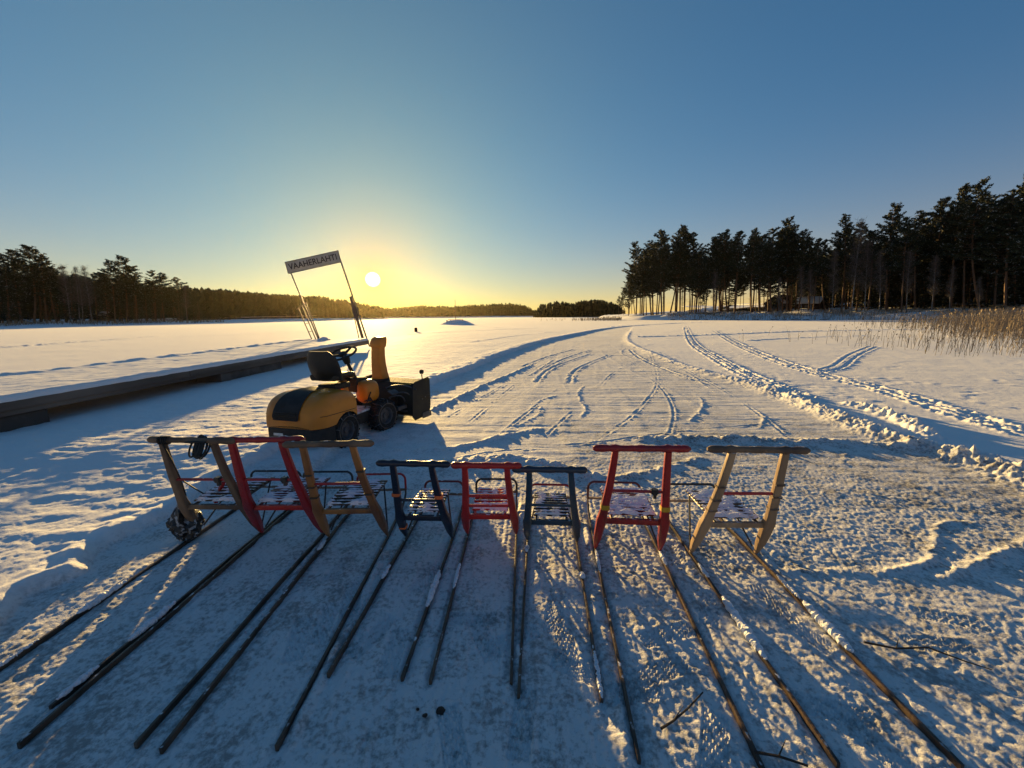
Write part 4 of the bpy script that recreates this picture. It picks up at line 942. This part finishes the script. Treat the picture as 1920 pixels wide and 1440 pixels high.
# discharge chute: tapering channel with a folded deflector on top
mb = MB(); rings = []
for z, hw_, hd_, y in ((.60, .105, .10, .02), (.72, .098, .085, .0), (.86, .090, .078, -.012), (1.0, .086, .072, -.012), (1.10, .086, .07, -.004), (1.16, .088, .072, .006)):
    rings.append([Vector((-.19 + x, by - .04 + y + q, z)) for x, q in rbox(0, 0, hw_, hd_, .02, 2)])
mb.loft(rings, smooth=False); ch = fb(mb, 'chute', Y_pt, bevel=.004)
mb = MB(); rings = []
for z, hw_, hd_, y in ((1.13, .096, .08, .0), (1.19, .104, .088, .004), (1.26, .100, .076, .03), (1.29, .086, .050, .055)):
    rings.append([Vector((-.19 + x, by - .04 + y + q, z)) for x, q in rbox(0, 0, hw_, hd_, .02, 2)])
mb.loft(rings, smooth=False); mb.build('deflector', Y_pt, ch, M=FR, bevel=.004)
mb = MB(); mb.lathe([(.13, -.015), (.14, -.015), (.14, .02), (.13, .02)], FR @ Matrix.Translation((-.19, by - .04, .62)) @ Matrix.Rotation(PI/2, 4, 'Y'), 24); mb.build('chute_ring', blk_pl, T)

# ------------------------------------------------------------------ floating dock
dock_m = mat('dock_timber', (.19,.145,.11), .8, (.09,.07,.055), 2.2, bump=.5, bscale=18, stretch=(1,.15,1)); conc = mat('dock_float', (.13,.10,.08), .85, (.07,.055,.045), 3, bump=.4)
DX0, DX1, DY0, DY1, DZ = -9.9, -6.92, 1.2, 19.0, .50
D = empty('floating_dock', (DX1, DY1, 0), 0, 'long dark floating dock under snow, frozen into the lake', 'dock')
dl = Vector((DX1, DY1, 0))
mb = MB(); mb.box(Vector(((DX0+DX1)/2, (DY0+DY1)/2, DZ - .05)) - dl, (DX1-DX0-.06, DY1-DY0-.02, .10)); mb.build('deck', dock_m, D, bevel=.01)
for x in (DX1, DX0):
    mb = MB(); 
    for k, y0 in enumerate(np.arange(DY0, DY1 - .1, 3.56)):
        mb.box(Vector((x, y0 + 1.77, DZ - .06)) - dl, (.07, 3.545, .12))
    mb.build('side_beam', dock_m, D, bevel=.008)
    mb = MB(); mb.box(Vector((x - .03 * (1 if x == DX1 else -1), (DY0+DY1)/2, DZ - .162)) - dl, (.06, DY1-DY0-.2, .075)); mb.build('side_rail', dock_m, D, bevel=.006)
for y0, y1 in ((1.4, 5.75), (9.3, 11.8), (14.6, 16.0)):
    for x in (DX1 - .36, DX0 + .36):
        mb = MB(); mb.box(Vector((x, (y0+y1)/2, .12)) - dl, (.62, y1-y0, .34)); mb.build('float', conc, D, bevel=.03)
mb = MB(); mb.box(Vector(((DX0+DX1)/2, DY1 + .01, DZ - .09)) - dl, (DX1-DX0+.06, .07, .20)); mb.build('end_beam', dock_m, D, bevel=.008)
nx, ny = 90, 420; xs = np.linspace(DX0 - .03, DX1 + .03, nx); yy = DY0 + (DY1 - DY0) * np.linspace(0, 1, ny)
X, Y = np.meshgrid(xs, yy); ed = np.minimum(np.minimum(X - xs[0], xs[-1] - X), np.minimum(Y - DY0 + .05, DY1 - Y + .04))
Z = DZ + .012 + .055 * sst(-.01, .07, ed + .02 * fbm(X, Y, .25, 3, 301)) + .016 * fbm(X, Y, .8, 3, 302) + .012 * np.maximum(0, fbm(X, Y, .22, 3, 303)) + .02 * np.exp(-((X - xs[-1] + .08) / .05) ** 2) * (1 + fbm(X, Y, .25, 3, 305))
Z += .05 * np.exp(-((X - xs[0] - .35 - .05*np.sin(Y*.7)) / .12) ** 2) * (.6 + fbm(X, Y, .6, 3, 304))
X = X + .02 * fbm(X, Y, .3, 2, 306) * (ed < .05)
i, j = np.meshgrid(np.arange(ny-1), np.arange(nx-1), indexing='ij'); Fq = np.stack([i*nx+j, i*nx+j+1, (i+1)*nx+j+1, (i+1)*nx+j], -1).reshape(-1, 4)
V0 = np.column_stack([X.ravel() - DX1, Y.ravel() - DY1, Z.ravel()]); 
# skirt so that the snow has a thickness at its edges
bd = np.concatenate([np.arange(nx), np.arange(1, ny)*nx + nx-1, (ny-1)*nx + np.arange(nx-2, -1, -1), np.arange(ny-2, 0, -1)*nx]); low = V0[bd].copy(); low[:, 2] = DZ - .004; nb_ = len(V0)
V1 = np.vstack([V0, low]); q = np.arange(len(bd)); q2 = (q + 1) % len(bd); Fs = np.stack([bd[q], nb_ + q, nb_ + q2, bd[q2]], -1)
o = bpy.data.objects.new('snow_cover', mesh_np('snow_cover', V1, np.vstack([Fq, Fs]), bank_m)); COL.objects.link(o); o.parent = D
mb = lump_mesh(.22, .35, .13, 8, amp=.4); o = mb.build('snow_lump', bank_m, loc=(DX1 - 1.75, DY1 - .8, DZ + .09)); tag(o, 'chunk of snow lying on the far end of the dock', 'snow lump')

# gantry with the place name, leaning with the ice
galv = mat('galvanised_tube', (.12,.10,.09), .5, (.09,.08,.07), 8, metal=.3); board_m = mat('sign_board', (.52,.45,.37), .6, (.44,.38,.31), 3); letter_m = mat('sign_letters', (.05,.03,.028), .6)
GY_ = DY1 + .15
tl_, tr_, bl_, br_ = PD(538, 493, GY_), PD(633, 472, GY_), PD(597, 636, GY_), PD(693, 650, GY_ )
br_.z = max(.02, br_.z); G = empty('name_sign', bl_, 0, 'tall leaning frame with the VAAHERLAHTI board at the end of the dock', 'sign')
def seg(name, a, b, r, m_, parent=G, org=None, n=8):
    mb = MB(); mb.tube([a - (org or bl_), b - (org or bl_)], r, n); return mb.build(name, m_, parent)
seg('post', bl_, tl_, .035, galv); seg('post', br_, tr_, .035, galv)
ub = (tr_ - tl_).normalized(); vb = (tl_ - bl_).normalized(); vb = (vb - ub * vb.dot(ub)).normalized(); nb3 = ub.cross(vb)
W_b = (tr_ - tl_).length + .10; H_b = .52
Rb = Matrix((ub, nb3 * -1, vb)).transposed()
mb = MB(); cb = (tl_ + tr_) / 2 - vb * (H_b / 2 - .03) - nb3 * -.05 * 1; sgn = 1 if nb3.y < 0 else -1
cb = (tl_ + tr_) / 2 - vb * (H_b / 2 - .03) + nb3 * .05 * sgn
mb.box(cb - bl_, (W_b, .02, H_b), Rb); bd_ = mb.build('board', board_m, G, bevel=.004)
mb = MB()
for q in (-1, 1): mb.box(cb + vb * q * H_b / 2 - bl_, (W_b + .03, .035, .03), Rb); mb.box(cb + ub * q * W_b / 2 - bl_, (.03, .035, H_b), Rb)
mb.build('board_frame', galv, bd_)
cu = bpy.data.curves.new('lettering', 'FONT'); cu.body = 'VAAHERLAHTI'; cu.align_x = 'CENTER'; cu.align_y = 'CENTER'; cu.size = .44; cu.extrude = .006; cu.offset = .004; cu.space_character = 1.02
tmp = bpy.data.objects.new('lettering_tmp', cu); COL.objects.link(tmp); bpy.context.view_layer.update()
me = bpy.data.meshes.new_from_object(tmp.evaluated_get(bpy.context.evaluated_depsgraph_get())); wtx = max(v.co.x for v in me.vertices) - min(v.co.x for v in me.vertices)
bpy.data.objects.remove(tmp); me.materials.clear(); me.materials.append(letter_m); o = bpy.data.objects.new('lettering', me); COL.objects.link(o); o.parent = bd_
k = (W_b - .24) / wtx; nn = nb3 * sgn
Mt = Matrix((ub, vb, ub.cross(vb))).transposed()
if ub.cross(vb).dot(Vector((0, -1, 0))) < 0: pass
o.matrix_local = Matrix.Translation(cb - bl_ + Vector((0, -.022, 0))) @ Mt.to_4x4() @ Matrix.Diagonal((k, .86, 1, 1))
# ladders: tube rails and a board strapped beside the right post
LL = PD(588, 637, GY_ - .3); A = empty('dock_ladder', LL, 0, 'bundle of leaning tubular ladder rails left of the sign frame', 'ladder')
for (xb, yb), (xt, yt) in (((585,637),(559,578)), ((592,636),(566,574)), ((599,635),(574,568))): seg('rail', PD(xb, yb, GY_ - .3), PD(xt, yt, GY_ - .3), .026, galv, A, LL)
seg('hand_loop', PD(556, 580, GY_ - .3), PD(575, 567, GY_ - .3), .022, galv, A, LL)
for q in (.25, .5, .75): seg('rung', PD(585,637,GY_-.3).lerp(PD(559,578,GY_-.3), q), PD(592,636,GY_-.3).lerp(PD(566,574,GY_-.3), q), .012, galv, A, LL, 6)
LR = PD(680, 634, GY_ - .2); A = empty('dock_ladder', LR, 0, 'board and rails leaning against the right post of the sign frame', 'ladder')
a, b = PD(680, 634, GY_ - .2), PD(657, 556, GY_ - .2); mb = MB(); dv_ = (b - a).normalized(); rt_ = dv_.cross(Vector((0, 1, 0))).normalized(); Rm = Matrix((rt_, dv_.cross(rt_) * 1, dv_)).transposed()
mb.box((b - a) / 2, (.13, .03, (b - a).length), Rm); mb.build('board', W_grey, A, bevel=.005)
seg('rail', PD(673, 634, GY_ - .2), PD(660, 575, GY_ - .2), .024, galv, A, LR); seg('rail', PD(686, 632, GY_ - .2), PD(666, 570, GY_ - .2), .024, galv, A, LR)

# ------------------------------------------------------------------ small things out on the ice
p_ = P(780, 622); mb = MB(); mb.loft([[Vector((x, y, z)) for x, y in rbox(0, 0, hw_, hw_, .05, 3)] for z, hw_ in ((-.05, .14), (.0, .15), (.30, .14), (.42, .13), (.44, .10))], smooth=False)
o = mb.build('ice_marker', mat('dark_post', (.05,.035,.02), .8), loc=p_, bevel=.01); tag(o, 'short dark stump of a post standing alone on the ice', 'post')
ic = P(857, 608); mb = MB(); n, m = 70, 16; vs = []; fs = []
for j in range(m + 1):
    q = j / m
    for i in range(n):
        a = 2*PI*i/n; r = 3.9 * q; x, y = r * math.cos(a), r * .8 * math.sin(a)
        z = .85 * (1 - sst(.25, 1.0, np.array([q]))[0]) + .16 * float(fbm(np.array([x]), np.array([y]), 1.4, 3, 401)[0]) * (1 - q) - .05 * q
        vs.append((x, y, z))
for j in range(m):
    for i in range(n): i2 = (i+1) % n; fs.append((j*n+i, (j+1)*n+i, (j+1)*n+i2, j*n+i2))
mb.add(vs, fs, 0, True); o = mb.build('snow_mound', bank_m, loc=ic); tag(o, 'wide low mound of snow on the lake carrying a thin mast', 'snow mound')
ms = empty('mast', (ic.x - .25, ic.y, .70), 0, 'thin mast with a short cross-piece on the snow mound in the lake', 'mast')
h_ = PD(853, 562, ic.y).z - .70
mb = MB(); mb.tube([(0, 0, -.2), (0, 0, h_)], .05, 6); mb.build('pole', galv, ms)
mb = MB(); mb.box((0, 0, h_*.58), (.5, .05, .08)); mb.box((-.12, 0, h_*.47), (.45, .06, .25)); mb.build('cross_piece', W_grey, ms)
for dx in (-1.9, -1.2, 1.2): 
    mb = lump_mesh(.16, .16, .14, int(dx*10)+40, amp=.3); o = mb.build('stone', mat('dark_stone', (.06,.05,.045), .9), loc=(ic.x + dx, ic.y - .6, .72)); tag(o, {-1.9:'dark stone at the left top edge of the snow mound', -1.2:'dark stone just left of the mast on the snow mound', 1.2:'dark stone right of the mast on the snow mound'}[dx], 'stone')
mb = MB(); mb.box((0, 0, 0), (3.0, .5, .08)); o = mb.build('bench_plank', W_grey, loc=(ic.x - .3, ic.y + .3, .98), bevel=.01); tag(o, 'flat plank lying along the top of the snow mound', 'plank')

# cabin and low things among the right-hand trees
wall_m = mat('dark_log_wall', (.035,.022,.014), .85, (.06,.03,.02), 3, stretch=(.2,.2,3)); pale_m = mat('pale_gable', (.15,.16,.18), .7); glass_m = mat('dark_window', (.01,.012,.015), .15, spec=.6)
def cabin(px, depth, w_, dpt, hw_, roof_h, rz, label, wm_, name='cabin', zg=2.2):
    b = PD(px, 592, depth); C = empty(name, (b.x, b.y, zg), rz, label, 'cabin')
    mb = MB(); x, y = w_/2, dpt/2
    vs = [(-x,-y,-.8),(x,-y,-.8),(x,y,-.8),(-x,y,-.8),(-x,-y,hw_),(x,-y,hw_),(x,y,hw_),(-x,y,hw_),(-x,0,hw_+roof_h),(x,0,hw_+roof_h)]
    mb.add(vs, [(0,1,5,4),(1,2,6,9,5),(2,3,7,6),(3,0,4,8,7)]); mb.build('wall', wm_, C)
    for s_ in (-1, 1):
        ang_ = math.atan2(roof_h, y); L_ = math.hypot(roof_h, y) + .6
        mb = MB(); mb.box((0, s_ * (y*.5 + .18), hw_ + roof_h/2 + .05 - .12), (w_ + .9, L_, .16), Matrix.Rotation(-s_ * ang_, 3, 'X')); rf = mb.build('roof', wall_m, C, bevel=.01)
        mb = MB(); mb.box((0, s_ * (y*.5 + .16), hw_ + roof_h/2 + .17), (w_ + .8, L_ - .1, .20), Matrix.Rotation(-s_ * ang_, 3, 'X')); mb.build('roof_snow', bank_m, rf, bevel=.05)
    for q in (-.28, .25):
        mb = MB(); mb.box((q * w_, -y - .02, hw_ * .55), (.9, .06, .8)); fr = mb.build('window', pale_m, C); mb = MB(); mb.box((q * w_, -y - .052, hw_ * .55), (.76, .02, .66)); mb.build('pane', glass_m, fr)
    mb = MB(); mb.box((0, -y - .03, .8), (.9, .06, 1.9)); mb.build('door', pale_m, C)
    return C
cabin(1516, 122, 6.0, 6, 2.2, 1.8, math.radians(-52), 'dark log cabin with a snowy sloping roof among the trees', wall_m)
cabin(1456, 122, 5.5, 5, 2.3, 2.0, math.radians(35), 'pale grey cabin half hidden left of the dark cabin', pale_m)
cabin(193, 136, 4.5, 3.5, 1.9, 1.0, .1, 'small pale cabin in the shade of the left-hand forest', pale_m, zg=1.0)
boat_m = mat('boat_hull', (.05,.04,.035), .6, snow=.35)
for px, dep, lab, w_ in ((1318, 116, 'snow-capped dark boat turned over at the forest edge, left of its pair', 4.4), (1343, 117, 'snow-capped dark boat turned over at the forest edge, right of its pair', 4.0)):
    b = PD(px, 592, dep); mb = MB(); rings = []
    for q in np.linspace(0, 1, 12):
        k = max(.06, math.sin(PI * (q * .9 + .05)) ** .6); rings.append([Vector((-w_/2 + w_*q, .75*k*math.cos(a), .75*k*max(-.02, math.sin(a)) )) for a in (2*PI*j/14 for j in range(14))])
    mb.loft(rings); o = mb.build('upturned_boat', boat_m, loc=(b.x, b.y, float(land_z(px, 8)) + .1)); tag(o, lab, 'boat', 'boats turned over on the right shore')
rk = mat('snowy_rock', (.07,.065,.06), .9, snow=.35)
for k, (px, wd) in enumerate(((1262,.8),(1284,.6),(1300,.9),(1324,.5),(1418,.7),(1452,.9),(1470,.6),(1490,1.1),(1512,.7),(1545,.9),(1230,.5),(1382,.6))):
    ed = np.interp(px, [q[0] for q in REDGE], [q[1] for q in REDGE]) - .6; b = PD(px, 600, ed); mb = lump_mesh(wd, wd*.7, wd*.42, 60 + k, amp=.35)
    o = mb.build('shore_rock', rk, loc=(b.x, b.y, .05)); tag(o, 'snow-covered rock at the foot of the right-hand bank', 'rock', 'rocks along the right shore')
# twigs and stains on the trodden snow
tw = mat('twig', (.03,.02,.013), .8)
for pts, lab in (([(1240,1366),(1262,1352),(1290,1328),(1318,1298)], 'short straight twig on the ice between two sleds\' runners'), ([(1620,1204),(1680,1216),(1740,1214),(1810,1240),(1860,1256)], 'long thin crooked twig in the snow at right'), ([(1415,1410),(1460,1418),(1515,1436)], 'twig under the runners at the bottom edge')):
    w3 = [P(*q, .018) for q in pts]; mb = MB(); mb.tube([q - w3[0] for q in w3], [.0055, .0045, .004, .003, .002][:len(pts)], 6)
    mb.tube([w3[1] - w3[0], w3[1] - w3[0] + Vector((.06, .05, .01))], [.003, .001], 4); o = mb.build('twig', tw, loc=w3[0]); tag(o, lab, 'twig')
for dx, dy, r, lab in ((0, 0, .020, 'biggest dark crumb on the trodden snow near the bottom'), (-.06, -.02, .011, 'small dark crumb left of the biggest one'), (-.095, .006, .008, 'tiniest dark crumb, farthest left')):
    mb = lump_mesh(r, r*.8, r*.35, int(r*5000), 12, 8, .4); o = mb.build('dirt_crumb', tw, loc=P(826, 1332, .004) + Vector((dx, dy, 0))); tag(o, lab, 'dirt', 'dark crumbs on the snow')

# ------------------------------------------------------------------ haze volume added for the glow near the sun, its gold put in the colour
hm = bpy.data.materials.new('haze'); hm.use_nodes = True; t = hm.node_tree; t.nodes.clear()
ho = N(t, 'ShaderNodeOutputMaterial'); hv_ = N(t, 'ShaderNodeVolumePrincipled'); hv_.inputs['Color'].default_value = (.97, .82, .48, 1); hv_.inputs['Density'].default_value = .000026; hv_.inputs['Anisotropy'].default_value = .82
t.links.new(hv_.outputs[0], ho.inputs['Volume'])
mb = MB(); mb.box((0, 420, 22), (1500, 1000, 48)); o = mb.build('haze', hm); tag(o, kind='stuff')
